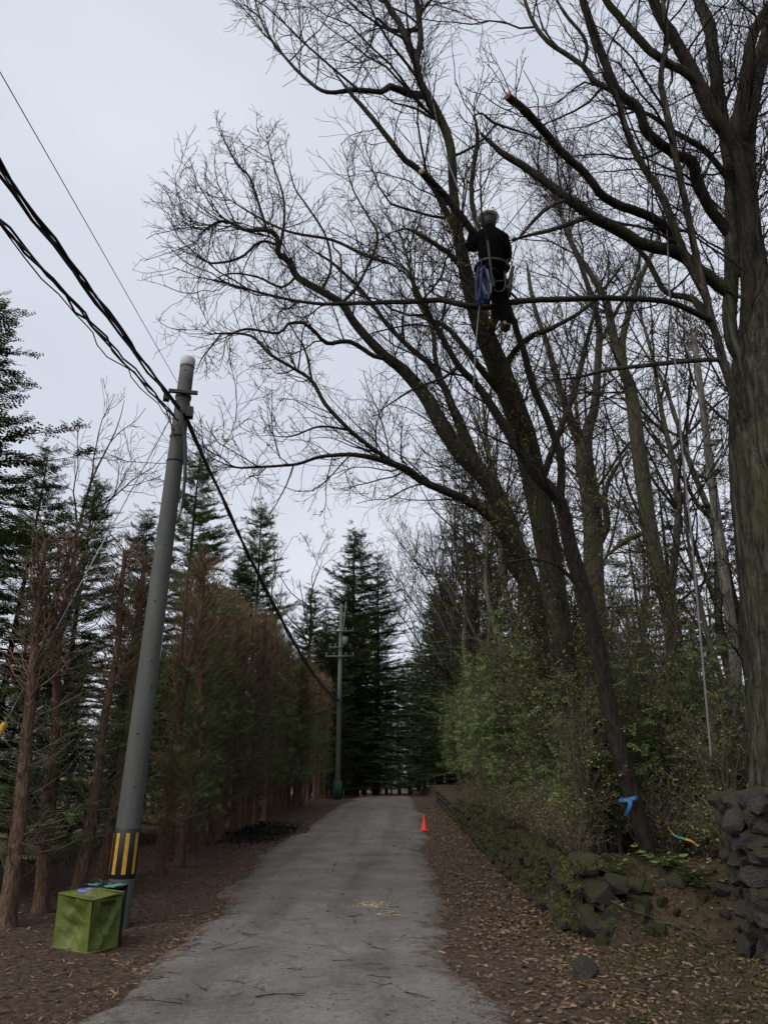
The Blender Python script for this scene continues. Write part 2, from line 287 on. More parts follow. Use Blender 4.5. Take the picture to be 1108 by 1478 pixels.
def tube(mb, P, R, sides=8, rough=0.0, cap0=False, cap1=True, seed=0, ridge=0.0):
    P = np.asarray(P, float); R = np.broadcast_to(np.asarray(R, float), (len(P),)).copy(); n = len(P)
    T = unit(np.gradient(P, axis=0)); rng = np.random.default_rng(seed)
    ref = np.array([0,0,1.0]) if abs(T[0][2]) < 0.9 else np.array([1.0,0,0])
    a = unit(np.cross(T[0], ref)); V = np.zeros((n, sides, 3)); ang = np.arange(sides)*2*math.pi/sides
    ph = rng.uniform(0, 6.28, 4)
    for i in range(n):
        a = unit(a - T[i]*np.dot(a, T[i])); b = np.cross(T[i], a)
        rr = np.full(sides, R[i])
        if rough:
            s = i*0.35; rr = rr*(1 + rough*(np.sin(2*ang+ph[0]+s*0.5)*0.5 + np.sin(3*ang+ph[1]-s*0.7)*0.35 + np.sin(5*ang+ph[2]+s)*0.3) + rng.normal(0, rough*0.12, sides))
        if ridge:
            s = i*0.14; w_ = 0.5*np.sin(s*1.3+ang*2+ph[3])+0.3*np.sin(s*3.1+ang*5)
            rr = rr*(1 + ridge*(np.abs(np.sin(9*ang+w_+ph[0])) + 0.6*np.abs(np.sin(17*ang-1.3*w_+ph[1])) - 1.0 + 0.25*rng.normal(0,1,sides)))
        V[i] = P[i] + rr[:,None]*(np.cos(ang)[:,None]*a + np.sin(ang)[:,None]*b)
    i = np.arange(n-1)[:,None]*sides; j = np.arange(sides)[None]; k = (j+1) % sides
    q = np.stack([i+j, i+k, i+sides+k, i+sides+j], -1).reshape(-1, 4)
    v = V.reshape(-1, 3); tr = []
    if cap1:
        v = np.concatenate([v, P[-1:]]); c = len(v)-1; o = (n-1)*sides; tr += [(o+x, o+(x+1) % sides, c) for x in range(sides)]
    if cap0:
        v = np.concatenate([v, P[:1]]); c = len(v)-1; tr += [((x+1) % sides, x, c) for x in range(sides)]
    mb.add(v, q, tr); return mb
def twig_tubes(mb, P, R, S=3):                 # many tubes at once: P (n,K,3), R (n,K)
    if len(P) == 0: return mb
    n, K, _ = P.shape; d = unit(P[:,-1]-P[:,0])
    ref = np.where(np.abs(d[:,2:3]) < 0.9, np.array([[0,0,1.0]]), np.array([[1.0,0,0]]))
    a = unit(np.cross(d, ref)); b = np.cross(d, a); ang = np.arange(S)*2*math.pi/S
    V = P[:,:,None,:] + R[:,:,None,None]*(np.cos(ang)[None,None,:,None]*a[:,None,None,:] + np.sin(ang)[None,None,:,None]*b[:,None,None,:])
    base = (np.arange(n)*K*S)[:,None,None]; i = (np.arange(K-1)*S)[None,:,None]; j = np.arange(S)[None,None]; k = (j+1) % S
    q = np.stack([base+i+j, base+i+k, base+i+S+k, base+i+S+j], -1).reshape(-1, 4)
    mb.add(V.reshape(-1,3), q); return mb
def resample(P, R, K):
    P = np.asarray(P, float); s = np.concatenate([[0], np.cumsum(np.linalg.norm(np.diff(P, axis=0), axis=1))]); t = np.linspace(0, s[-1], K)
    return np.stack([np.interp(t, s, P[:,c]) for c in range(3)], -1), np.interp(t, s, R)
def spawn(P, R, per_m, rng, K=5, lrel=(0.3,0.6), lmax=3.0, lmin=0.12, ang=(30,65), trop=(0,0,0.12), jit=0.18, rrel=0.55, rtip=0.0035, rk=0.011, tmin=0.15, tmax=1.0, flat=0.0):
    n, Kp, _ = P.shape
    Ls = np.linalg.norm(np.diff(P, axis=1), axis=2).sum(1)
    cnt = rng.poisson(np.maximum(Ls*(tmax-tmin)*per_m, 0.01)); idx = np.repeat(np.arange(n), cnt); m = len(idx)
    if m == 0: return np.zeros((0,K,3)), np.zeros((0,K))
    t = rng.uniform(tmin, tmax, m); f = t*(Kp-1); i0 = np.minimum(f.astype(int), Kp-2); w = (f-i0)[:,None]
    p = P[idx,i0]*(1-w)+P[idx,i0+1]*w; T = unit(P[idx,i0+1]-P[idx,i0]); pr = R[idx,i0]*(1-w[:,0])+R[idx,i0+1]*w[:,0]
    qv = rng.normal(0, 1, (m,3)); qv[:,2] *= (1-flat); qv = unit(qv - T*(qv*T).sum(1, keepdims=True))
    a = np.radians(rng.uniform(ang[0], ang[1], m))[:,None]; d = unit(np.cos(a)*T+np.sin(a)*qv)
    ln = np.clip(Ls[idx]*rng.uniform(lrel[0], lrel[1], m)*(1.15-0.6*t), lmin, lmax)
    out = np.zeros((m,K,3)); out[:,0] = p; tr = np.array(trop)
    for k in range(1, K):
        d = unit(d + rng.normal(0, jit, (m,3)) + tr); out[:,k] = out[:,k-1] + d*(ln/(K-1))[:,None]
    r0 = np.minimum(pr*rrel, ln*rk); r0 = np.maximum(r0, rtip*1.15)
    rad = r0[:,None] + (rtip-r0)[:,None]*np.linspace(0, 1, K)[None]
    return out, np.maximum(rad, rtip*0.8)
def scatter(mb, tv, tq, tt, pos, basis, scale):
    n = len(pos); m = len(tv)
    if n == 0: return
    V = np.einsum('mj,njk->nmk', tv, basis)*np.asarray(scale).reshape(-1,1,1) + pos[:,None,:]
    off = (np.arange(n)*m)[:,None,None]
    q = (np.asarray(tq)[None]+off).reshape(-1,4) if tq is not None and len(tq) else None
    t = (np.asarray(tt)[None]+off).reshape(-1,3) if tt is not None and len(tt) else None
    mb.add(V.reshape(-1,3), q, t)
def bases(d, rng, up=None, roll=None):         # rows: x, y(dir), z
    d = unit(d); n = len(d)
    r = rng.normal(0, 1, (n,3)) if up is None else np.broadcast_to(np.asarray(up, float), (n,3)) + rng.normal(0, roll or 0.0, (n,3))
    z = unit(r - d*(r*d).sum(1, keepdims=True)); x = np.cross(d, z); return np.stack([x, d, z], 1)
# leaf / spray templates: grow along +y, flat in xy
LEAF_V = np.array([(0,0,0),(0.28,0.35,0.06),(0,1,-0.05),(-0.28,0.35,0.06)]); LEAF_T = [(0,1,2),(0,2,3)]
def make_spray(rng, n=5, w=0.16):
    v, t = [], []
    v += [(-0.018,0,0),(0.018,0,0),(0,1,-0.06)]; t += [(0,1,2)]
    for i in range(n):
        y = 0.1+0.75*i/(n-1); ln = 0.42*(1-0.55*y)
        for s in (-1,1):
            b = len(v); a = math.radians(48+rng.uniform(-8,8)); dx, dy = s*math.sin(a)*ln, math.cos(a)*ln; dz = rng.uniform(-0.08,0.02)
            px, py = -dy/ln*w*0.22, dx/ln*w*0.22
            v += [(0,y,0),(dx*0.55+px,y+dy*0.55+py,dz*0.5),(dx,y+dy,dz-0.03),(dx*0.55-px,y+dy*0.55-py,dz*0.5)]; t += [(b,b+1,b+2),(b,b+2,b+3)]
    return np.array(v), t
SPRAY_V, SPRAY_T = make_spray(random.Random(3))
SPRAYW_V, SPRAYW_T = make_spray(random.Random(4), 4, 0.34)
def smooth_noise3(v, rng, amp, freq=2.0):
    k = rng.normal(0, freq, (5,3)); ph = rng.uniform(0, 6.28, 5); return amp*np.sin(v@k.T+ph).sum(1)/3
ORD = ['first','second','third','fourth','fifth','sixth','seventh','eighth','ninth','tenth','eleventh','twelfth','thirteenth','fourteenth','fifteenth','sixteenth','seventeenth','eighteenth','nineteenth','twentieth']
ORD += ['twenty-'+o for o in ORD[:9]] + ['thirtieth'] + ['thirty-'+o for o in ORD[:9]] + ['fortieth'] + ['forty-'+o for o in ORD[:9]] + ['fiftieth'] + ['fifty-'+o for o in ORD[:9]] + ['sixtieth'] + ['sixty-'+o for o in ORD[:9]] + ['seventieth'] + ['seventy-'+o for o in ORD[:9]]
def wbuild(mb, name, mat, parent=None, smooth=True, kind=None):     # vertices given in world space
    if parent is not None:
        off = np.array(parent.location); mb.v = [v-off for v in mb.v]
    o = mb.build(name, mat, parent, smooth)
    if kind: o['kind'] = kind
    return o
def box(mb, c, s, rz=0.0, taper=1.0):
    x, y, z = np.array(s)/2; v = np.array([(-x,-y,-z),(x,-y,-z),(x,y,-z),(-x,y,-z),(-x*taper,-y*taper,z),(x*taper,-y*taper,z),(x*taper,y*taper,z),(-x*taper,y*taper,z)])
    ca, sa = math.cos(rz), math.sin(rz); v = v@np.array([[ca,sa,0],[-sa,ca,0],[0,0,1]]) + np.array(c)
    mb.add(v, [(0,3,2,1),(4,5,6,7),(0,1,5,4),(1,2,6,5),(2,3,7,6),(3,0,4,7)]); return mb
def lathe(mb, prof, c=(0,0,0), sides=20):
    P = np.array([(0,0,z) for r, z in prof])+np.array(c); ang = np.arange(sides)*2*math.pi/sides
    V = np.concatenate([P[i]+np.stack([np.cos(ang)*r, np.sin(ang)*r, 0*ang], -1) for i, (r, z) in enumerate(prof)])
    n = len(prof); i = np.arange(n-1)[:,None]*sides; j = np.arange(sides)[None]; k = (j+1) % sides
    mb.add(V, np.stack([i+j, i+k, i+sides+k, i+sides+j], -1).reshape(-1,4)); return mb

# ---------------------------------------------------------------- ground, road
def axis(*segs):
    out = []
    for a, b, st in segs: out += list(np.arange(a, b, st))
    return np.array(out + [segs[-1][1]])
gx = axis((-420,-60,40),(-60,-16,3),(-16,-8,0.8),(-8,-2,0.2),(-2,1.5,0.4),(1.5,5,0.1),(5,12,0.5),(12,60,4),(60,420,40))
gy = axis((-60,-4,8),(-4,5,0.8),(5,12,0.1),(12,25,0.3),(25,60,1),(60,130,5),(130,900,60))
def build_ground():
    X, Y = np.meshgrid(gx, gy); Z = ground(X, Y); r = np.random.default_rng(5); fine = (X > -9) & (X < 6) & (Y < 26)
    Z = Z + np.where(fine, r.normal(0, 0.006, Z.shape), 0)
    nx = len(gx); i = np.arange(len(gy)-1)[:,None]*nx; j = np.arange(nx-1)[None]
    q = np.stack([i+j, i+j+1, i+nx+j+1, i+nx+j], -1).reshape(-1,4)
    tag(MB().add(np.stack([X,Y,Z],-1), q).build('ground', 'soil'), kind='structure')
build_ground()
LEFT_PX = [(78,1478),(150,1428),(185,1400),(240,1376),(262,1350),(300,1322),(322,1304),(318,1290),(338,1268),(372,1236),(402,1214),(432,1198),(462,1176),(500,1158)]
RIGHT_PX = [(726,1478),(702,1440),(668,1392),(652,1335),(641,1290),(630,1240),(622,1208),(610,1176),(601,1158)]
Lp = np.array([gpt(*p)[:2] for p in LEFT_PX]); Rp = np.array([gpt(*p)[:2] for p in RIGHT_PX])
def road_left(y): return np.interp(y, np.concatenate([[-8], Lp[:,1], [120]]), np.concatenate([[-2.2], Lp[:,0], [-2.6]]))
def road_right(y): return np.interp(y, np.concatenate([[-8], Rp[:,1], [120]]), np.concatenate([[0.7], Rp[:,0], [1.0]]))
def build_road():
    ys = axis((-8,4,1),(4,20,0.08),(20,60,0.4),(60,120,3)); r = np.random.default_rng(2)
    def edge_noise(sd):
        q = np.random.default_rng(sd); e = 0*ys
        for st, am in ((2.1,0.07),(0.9,0.05),(0.37,0.035),(0.13,0.022)):
            k = np.arange(-10,125,st); e = e + np.interp(ys, k+q.uniform(-st/3,st/3,len(k)), q.normal(0,am,len(k)))
        return e
    l = road_left(ys) + edge_noise(3); rr = road_right(ys) + edge_noise(8)
    K = 17; t = np.linspace(0,1,K)[None]
    X = l[:,None]*(1-t)+rr[:,None]*t; Y = np.repeat(ys[:,None], K, 1)
    Z = gz(Y) + 0.022 + 0.02*np.sin(t*math.pi) + 0.004*wav(X, Y, 1.5); Z[:,0] = Z[:,0]-0.05; Z[:,-1] -= 0.05
    i = np.arange(len(ys)-1)[:,None]*K; j = np.arange(K-1)[None]
    o = tag(MB().add(np.stack([X,Y,Z],-1), np.stack([i+j, i+j+1, i+K+j+1, i+K+j], -1).reshape(-1,4)).build('road', 'asphalt'), kind='structure')
    at = o.data.attributes.new('edge_distance', 'FLOAT', 'POINT'); at.data.foreach_set('value', (np.minimum(t, 1-t)*(rr-l)[:,None]).astype(np.float32).ravel())
build_road()
def road_z(x, y): 
    t = (x-road_left(y))/(road_right(y)-road_left(y)); return gz(y)+0.024+0.02*np.sin(np.clip(t,0,1)*math.pi)

# ---------------------------------------------------------------- stones
def ico(sub):
    bm = bmesh.new(); bmesh.ops.create_icosphere(bm, subdivisions=sub, radius=1); bm.verts.ensure_lookup_table()
    v = np.array([x.co[:] for x in bm.verts]); t = [[x.index for x in f.verts] for f in bm.faces]; bm.free(); return v, t
ICO1, ICO1T = ico(1); ICO2, ICO2T = ico(2)
def stone_meshes(n, mat, seed, base=(ICO2, ICO2T), sq=0.55, name='stone'):
    out = []
    for i in range(n):
        rng = np.random.default_rng(seed+i); v = base[0].copy()
        v = np.sign(v)*np.abs(v)**sq*0.85; v = v*(1 + smooth_noise3(v, rng, 0.26, 1.7)[:,None]) + rng.normal(0, 0.055, v.shape)
        for _ in range(6):                     # a few chopped facets
            nrm = unit(rng.normal(0,1,3)); dd = v@nrm; lim = rng.uniform(0.45,0.8); v = v - nrm*np.maximum(dd-lim, 0)[:,None]
        out.append(MB().add(v, tris=base[1]).mesh(name, mat, False))
    return out
STONES = stone_meshes(8, 'stone', 100, (ICO2, ICO2T)); STONES_G = stone_meshes(8, 'stone_grey', 200); STONES_M = stone_meshes(5, 'moss_stone', 400); STONES_FAR = stone_meshes(4, 'stone', 300, (ICO1, ICO1T))
def build_wall():
    rng = np.random.default_rng(11)
    w = empty('stone_wall', (WALLX, 9.2, 0)); tag(w, 'low mossy dry stone wall running along the right verge', 'wall')
    core = MB(); ys = axis((9.35,36,0.6))
    K = 6; prof = [(0.12,-0.1),(0.10,0.28),(0.13,0.64),(0.30,0.70),(0.6,0.6),(0.6,-0.1)]
    V = np.array([[(WALLX+a+0.04*wav(y,0,2), y, gz(y)+b+0.03*wav(y,b,3)) for a, b in prof] for y in ys]).reshape(-1,3)
    i = np.arange(len(ys)-1)[:,None]*K; j = np.arange(K-1)[None]
    core.add(V, np.stack([i+j, i+K+j, i+K+j+1, i+j+1], -1).reshape(-1,4)); wbuild(core, 'wall_core', 'stone_core', w)
    cnt = 0
    for c in range(4):
        y = 9.0 + rng.uniform(0,0.15)
        while y < 26.5:
            L = rng.uniform(0.2,0.36)*(1 if y < 17 else 1.5); h = rng.uniform(0.19,0.27)
            z = float(gz(y)) + 0.09 + c*0.195 + rng.normal(0,0.03)
            x = WALLX + 0.05 + 0.03*c + rng.normal(0,0.035)
            if y < 9.5: x += (9.5-y)*0.5*rng.uniform(0,1)
            if not (c == 3 and rng.random() < 0.25) and cnt < 262:
                o = link('stone', (STONES if y < 20 else STONES_FAR)[rng.integers(0, 4 if y >= 20 else 8)], w, (x-WALLX, y+L/2-9.2, z), tuple(rng.normal(0,0.22,3)), (rng.uniform(0.13,0.2), L*0.56, h*0.6)); cnt += 1
            y += L*0.93
    far = MB()
    for c in range(3):
        for y in np.arange(27, 40, 0.42):
            v = ICO1*np.array([0.17,0.24,0.15])*rng.uniform(0.8,1.25) + rng.normal(0,0.02,ICO1.shape)
            far.add(v + np.array([WALLX+0.06, y+rng.normal(0,.06), float(gz(y))+0.1+0.2*c]), tris=ICO1T)
    wbuild(far, 'far_stones', 'stone', w, kind='stuff')
    # stones turning the corner into the bank
    for k, (x, y, z, s) in enumerate([(2.12,9.15,0.13,0.22),(2.35,9.2,0.12,0.2),(2.2,9.25,0.42,0.2),(2.62,9.3,0.2,0.18),(2.45,9.4,0.5,0.2),(2.75,9.55,0.5,0.17)]):
        link('stone', STONES[k], w, (x-WALLX, y-9.2, z), tuple(rng.normal(0,0.5,3)), (s, s*0.8, s*0.75))
    for k in range(26):                        # rubble where the wall runs out into the bank
        t = rng.random(); x = 2.0+1.5*t+rng.normal(0,0.1); y = 9.15+0.35*t+rng.normal(0,0.2); s = rng.uniform(0.05,0.12); zz = float(ground(x,y))+rng.uniform(-0.02,0.08)
        link('stone', STONES_M[rng.integers(0,5)] if rng.random() < 0.6 else STONES[rng.integers(0,8)], w, (x-WALLX, y-9.2, zz), tuple(rng.normal(0,0.6,3)), (s*1.2, s, s*0.7))
    return w
build_wall()
def build_gatepost():
    rng = np.random.default_rng(23)
    p = gpt(1082, 1408); x0, y0 = p[0]+0.20, p[1]+0.45; z0 = float(ground(x0, y0))
    w = empty('stone_gatepost', (x0, y0, z0)); tag(w, 'tall rough stone gatepost wall with moss cap at the right edge', 'gatepost')
    wbuild(box(MB(), (x0+0.85, y0, z0+0.66), (1.35, 0.62, 1.3)), 'post_core', 'stone_core', w, False)
    h = 0.0; course = 0
    while h < 1.36:
        ch = rng.uniform(0.13,0.21)
        for face in (0, 1):                    # camera side and road side
            a = -0.06 if face == 0 else -0.34
            end = 1.5 if face == 0 else 0.32
            while a < end:
                L = rng.uniform(0.13,0.26)
                q = (a+L/2+0.12, -0.31+rng.normal(0,0.03)) if face == 0 else (0.15+rng.normal(0,0.03)-0.02*h, a+L/2)
                sx, sy = (L*0.58, rng.uniform(0.1,0.16)) if face == 0 else (rng.uniform(0.1,0.16), L*0.58)
                link('stone', STONES_G[rng.integers(0,8)], w, (q[0], q[1], h+ch/2+rng.normal(0,0.015)), tuple(rng.normal(0,0.42,3)), (sx*rng.uniform(0.85,1.2), sy, ch*rng.uniform(0.6,0.85))); a += L
        h += ch*0.93; course += 1
    for k in range(16):
        link('capstone', STONES[rng.integers(0,8)], w, (0.15+k*0.085, rng.uniform(-0.25,0.25), 1.38+rng.normal(0,0.03)), tuple(rng.normal(0,0.3,3)), (rng.uniform(0.13,0.19), rng.uniform(0.14,0.2), rng.uniform(0.07,0.1)))
    return (x0, y0, z0)
GATE = build_gatepost()
def loose_stones():
    rng = np.random.default_rng(8)
    p = gpt(846, 1412); tag(link('boulder', STONES_G[2], None, (p[0], p[1], p[2]+0.06), (0.2,-0.35,0.5), (0.15,0.12,0.13)), 'grey angular rock lying on the verge in front of the wall end', 'rock')
    q = [(800,1268,0.13,'pale rounded stone on top of the wall near its end','pale'),(745,1238,0.12,'grey stone sticking out of the moss on the wall top',''),(862,1275,0.10,'rounded stone half buried in the bank below the ribbon tree',''),(1038,1288,0.12,'white stone lying in the bank beside the gatepost','white'),(1045,1320,0.08,'smaller pale stone at the foot of the gatepost','')]
    for k, (u, v, s, lab, _) in enumerate(q):
        p = gpt(u, v, 0.03); tag(link('stone', STONES_G[(k*3) % 8], None, (p[0], p[1], float(ground(p[0],p[1]))+s*0.35), tuple(rng.normal(0,0.4,3)), (s, s*0.8, s*0.75)), lab, 'stone')
loose_stones()

# ---------------------------------------------------------------- litter on the verges (uncountable)
def litter():
    rng = np.random.default_rng(31)
    # curled dead leaves on the right verge
    n = 13000; y = 4.5 + 32*rng.random(n)**1.5; r = road_right(y); x = r + (WALLX+0.02-r)*np.clip(rng.beta(2.2,1.4,n)*1.08-0.05, -0.05, 1.02)
    k = rng.random(n) < np.where(y < 8.5, 0.22, 1.0)*(0.12+0.88*(wav(x,y,2.6,4)+0.4*wav(x,y,6.1,2) > 0.0)); x, y = x[k], y[k]
    n2 = 3500; x2 = rng.uniform(2.0,9,n2); y2 = rng.uniform(9.3,22,n2)
    n3 = 2000; x3 = rng.uniform(0.9,5.0,n3); y3 = rng.uniform(4.6,10.6,n3); x3, y3 = x3[x3 > road_right(y3)+0.05], y3[x3 > road_right(y3)+0.05]
    n4 = 160; y4 = rng.uniform(5,25,n4); x4 = rng.uniform(-2.3,0.8,n4)
    x = np.concatenate([x,x2,x3,x4]); y = np.concatenate([y,y2,y3,y4]); on = (x > road_left(y)) & (x < road_right(y))
    z = np.where(on, road_z(x,y), ground(x,y)) + 0.008 + 0.02*rng.random(len(x))*(~on)
    a = rng.uniform(0,6.28,len(x)); d = np.stack([np.cos(a), np.sin(a), rng.normal(0,0.22,len(x))], -1)
    v = np.array([(0,0,0.0),(0.3,0.3,0.10),(0.24,0.75,0.08),(0,1,0.02),(-0.24,0.75,0.10),(-0.3,0.3,0.08),(0,0.5,-0.02)]); t = [(6,0,1),(6,1,2),(6,2,3),(6,3,4),(6,4,5),(6,5,0)]
    m = MB(); scatter(m, v, None, t, np.stack([x,y,z],-1), bases(d, rng, (0,0,1), 0.35), rng.uniform(0.022,0.065,len(x)))
    tag(m.build('leaf_litter', 'leaf_dead', None, False), 'curled brown dead leaves littering the right verge and bank', 'leaves', kind='stuff')
    # bark crumbs, chips and needles on both verges
    n = 24000; y = 4.3 + 30*rng.random(n)**1.7; x = np.where(rng.random(n) < 0.72, road_left(y) + 0.25 - rng.random(n)**1.3*4.7, road_right(y) - 0.2 + rng.random(n)*(WALLX-0.5))
    xb, yb = rng.uniform(1.2,5.2,7000), rng.uniform(5,10.8,7000); kb = xb > road_right(yb); x, y = np.concatenate([x, xb[kb]]), np.concatenate([y, yb[kb]]); n = len(x)
    z = np.where((x > road_left(y)-0.1) & (x < road_right(y)+0.1), road_z(x,y), ground(x,y))+0.006; a = rng.uniform(0,6.28,n); d = np.stack([np.cos(a), np.sin(a), rng.normal(0,0.2,n)], -1)
    v = np.array([(-0.1,0,0),(0.1,0,0.03),(0.08,1,0.06),(-0.08,1,0.0)])
    m = MB(); scatter(m, v, [(0,1,2,3)], None, np.stack([x,y,z],-1), bases(d, rng, (0,0,1), 0.4), rng.uniform(0.02,0.10,n)*rng.uniform(0.4,1,n))
    tag(m.build('bark_debris', 'debris', None, False), 'fine bark crumbs and dry needles scattered over the bare soil', 'debris', kind='stuff')
    # crumbs on the asphalt
    n = 9000; y = 4.6 + 22*rng.random(n)**1.6; l, r = road_left(y), road_right(y); tt = rng.random(n); ed = rng.random(n) < 0.7; tt = np.where(ed, np.where(rng.random(n) < 0.55, rng.exponential(0.07,n), 1-rng.exponential(0.06,n)), tt); x = l+(r-l)*np.clip(tt,-0.02,1.02); z = road_z(x,y)+0.004
    a = rng.uniform(0,6.28,n); d = np.stack([np.cos(a), np.sin(a), 0*a], -1)
    m = MB(); scatter(m, v, [(0,1,2,3)], None, np.stack([x,y,z],-1), bases(d, rng, (0,0,1), 0.15), rng.uniform(0.01,0.05,n)*rng.uniform(0.3,1,n))
    tag(m.build('road_crumbs', 'debris', None, False), 'small dark bark bits and broken twig ends strewn over the asphalt', 'debris', kind='stuff')
    # pale sawdust
    c = gpt(540,1311); c2 = gpt(562,1325); n = 420; w = np.where(rng.random(n)[:,None] < 0.7, c[:2], c2[:2]) + rng.normal(0,1,(n,2))*np.array([0.11,0.16])
    m = MB(); a = rng.uniform(0,6.28,n); scatter(m, v, [(0,1,2,3)], None, np.stack([w[:,0],w[:,1],road_z(w[:,0],w[:,1])+0.005],-1), bases(np.stack([np.cos(a),np.sin(a),0*a],-1), rng, (0,0,1), 0.2), rng.uniform(0.015,0.04,n))
    tag(m.build('sawdust', 'sawdust', None, False), 'pale sawdust and chips spilled in the middle of the road', 'sawdust', kind='stuff')
    # moss cushions on the wall top, the bank and the near right corner
    n = 9000; y = np.concatenate([9.0+18*rng.random(6000)**1.3, rng.uniform(4.6,10.4,9000)]); x = np.concatenate([WALLX+0.02+rng.random(6000)**2*0.5, rng.uniform(1.5,5,9000)])
    k = (wav(x,y,2.3,9) > -0.3) | (y > 9.6); x, y = x[k], y[k]; onw = (y > 9.0) & (x < WALLX+0.4) & (x > WALLX)
    z = np.where(onw, gz(y)+0.71+0.05*wav(y,x,5), ground(x,y)) + 0.0; n = len(x)
    d = unit(np.stack([rng.normal(0,0.5,n), rng.normal(0,0.5,n), np.ones(n)], -1)); v = np.array([(-0.16,0,0),(0.16,0,0),(0.10,0.6,0.12),(0,1,0.3),(-0.10,0.6,0.12)])
    m = MB(); scatter(m, v, None, [(0,1,2),(0,2,4),(4,2,3)], np.stack([x,y,z],-1), bases(d, rng), rng.uniform(0.018,0.055,n))
    # hanging tufts over the wall face
    n = 9000; y = 9.0+18*rng.random(n)**1.3; h = rng.random(n); x = WALLX-0.10+0.05*rng.normal(0,1,n)+0.06*h; z = gz(y)+0.12+0.64*h
    k = wav(y,h*3,1.6,2) > -0.1; x, y, z = x[k], y[k], z[k]; n = len(x); d = unit(np.stack([-0.6+rng.normal(0,0.4,n), rng.normal(0,0.4,n), -0.5+rng.normal(0,0.6,n)], -1))
    scatter(m, v, None, [(0,1,2),(0,2,4),(4,2,3)], np.stack([x,y,z],-1), bases(d, rng), rng.uniform(0.02,0.065,n))
    tag(m.build('moss', 'moss', None, False), 'green brown moss covering the wall top, its face and the bank', 'moss', kind='stuff')
    # black burnt / rotted heap at the left kerb
    c = gpt(392,1203); n = 5000; w = rng.normal(0,1,(n,2))*np.array([0.55,1.5]) + c[:2] - np.array([0.35,0]); hh = np.exp(-((w[:,0]-c[0]+0.35)/0.6)**2-((w[:,1]-c[1])/1.8)**2)*0.16
    m = MB(); d = unit(rng.normal(0,1,(n,3))*np.array([1,1,0.25])); scatter(m, np.array([(-0.2,0,0),(0.2,0,0),(0.15,1,0.1),(-0.2,0.8,0.1)]), [(0,1,2,3)], None, np.stack([w[:,0],w[:,1],ground(w[:,0],w[:,1])+hh*rng.random(n)+0.01],-1), bases(d, rng, (0,0,1), 0.6), rng.uniform(0.04,0.10,n))
    tag(m.build('dark_debris_heap', 'ash', None, False), 'low black heap of rotted debris on the left road edge', 'debris heap', kind='stuff')
    # dry grass far left between the hedge trunks
    n = 5000; x = rng.uniform(-14,-6.2,n); y = rng.uniform(6,32,n); d = unit(np.stack([rng.normal(0,0.5,n), rng.normal(0,0.5,n), np.ones(n)*0.8], -1))
    m = MB(); scatter(m, np.array([(-0.03,0,0),(0.03,0,0),(0,1,0.1)]), None, [(0,1,2)], np.stack([x,y,ground(x,y)],-1), bases(d, rng), rng.uniform(0.12,0.35,n))
    tag(m.build('dry_grass', 'dry_grass', None, False), 'dry straw coloured grass on the ground behind the hedge trunks', 'grass', kind='stuff')
litter()
def bank_roots():
    rng = np.random.default_rng(14)
    for k, px in enumerate([[(945,1335),(985,1345),(1020,1362),(1040,1385)],[(880,1330),(905,1352),(915,1380),(930,1405)],[(960,1395),(990,1400),(1020,1392)],[(870,1300),(900,1320),(950,1330),(990,1350),(1010,1378)],[(905,1420),(950,1412),(975,1402),(978,1385)]]):
        P = np.array([gpt(u, v) for u, v in px]); P[:,2] = ground(P[:,0], P[:,1])+0.012+0.03*rng.random(len(P)); P, _ = catmull(P, np.ones(len(P)), 0.08); P = P+rng.normal(0,0.006,P.shape)
        tag(tube(MB(), P, np.linspace(0.010,0.004,len(P)), 6, 0.1, cap0=True).build('root', 'bark_grey'), 'bare crooked root or stick on the bank, %s of five from the wall end' % ORD[k], 'root', 'bare roots on the bank')
    for k, (u, v) in enumerate([(985,1268),(1010,1280),(880,1262),(960,1250),(1015,1180),(930,1180)]):       # low fern-like sprigs
        p = gpt(u, v); n = 9; r = empty('fern', (p[0],p[1],float(ground(p[0],p[1])))); tag(r, 'low green fern sprig on the bank, %s of six' % ORD[k], 'fern', 'ferns on the bank')
        az = rng.uniform(0,6.28,n); d = np.stack([np.cos(az), np.sin(az), rng.uniform(0.25,0.7,n)], -1); m = MB(); scatter(m, SPRAYW_V, None, SPRAYW_T, np.zeros((n,3)), bases(d, rng, (0,0,1), 0.2), rng.uniform(0.25,0.45,n)); f = m.build('fronds', 'needles_mid', r, False); f['kind'] = 'stuff'
bank_roots()
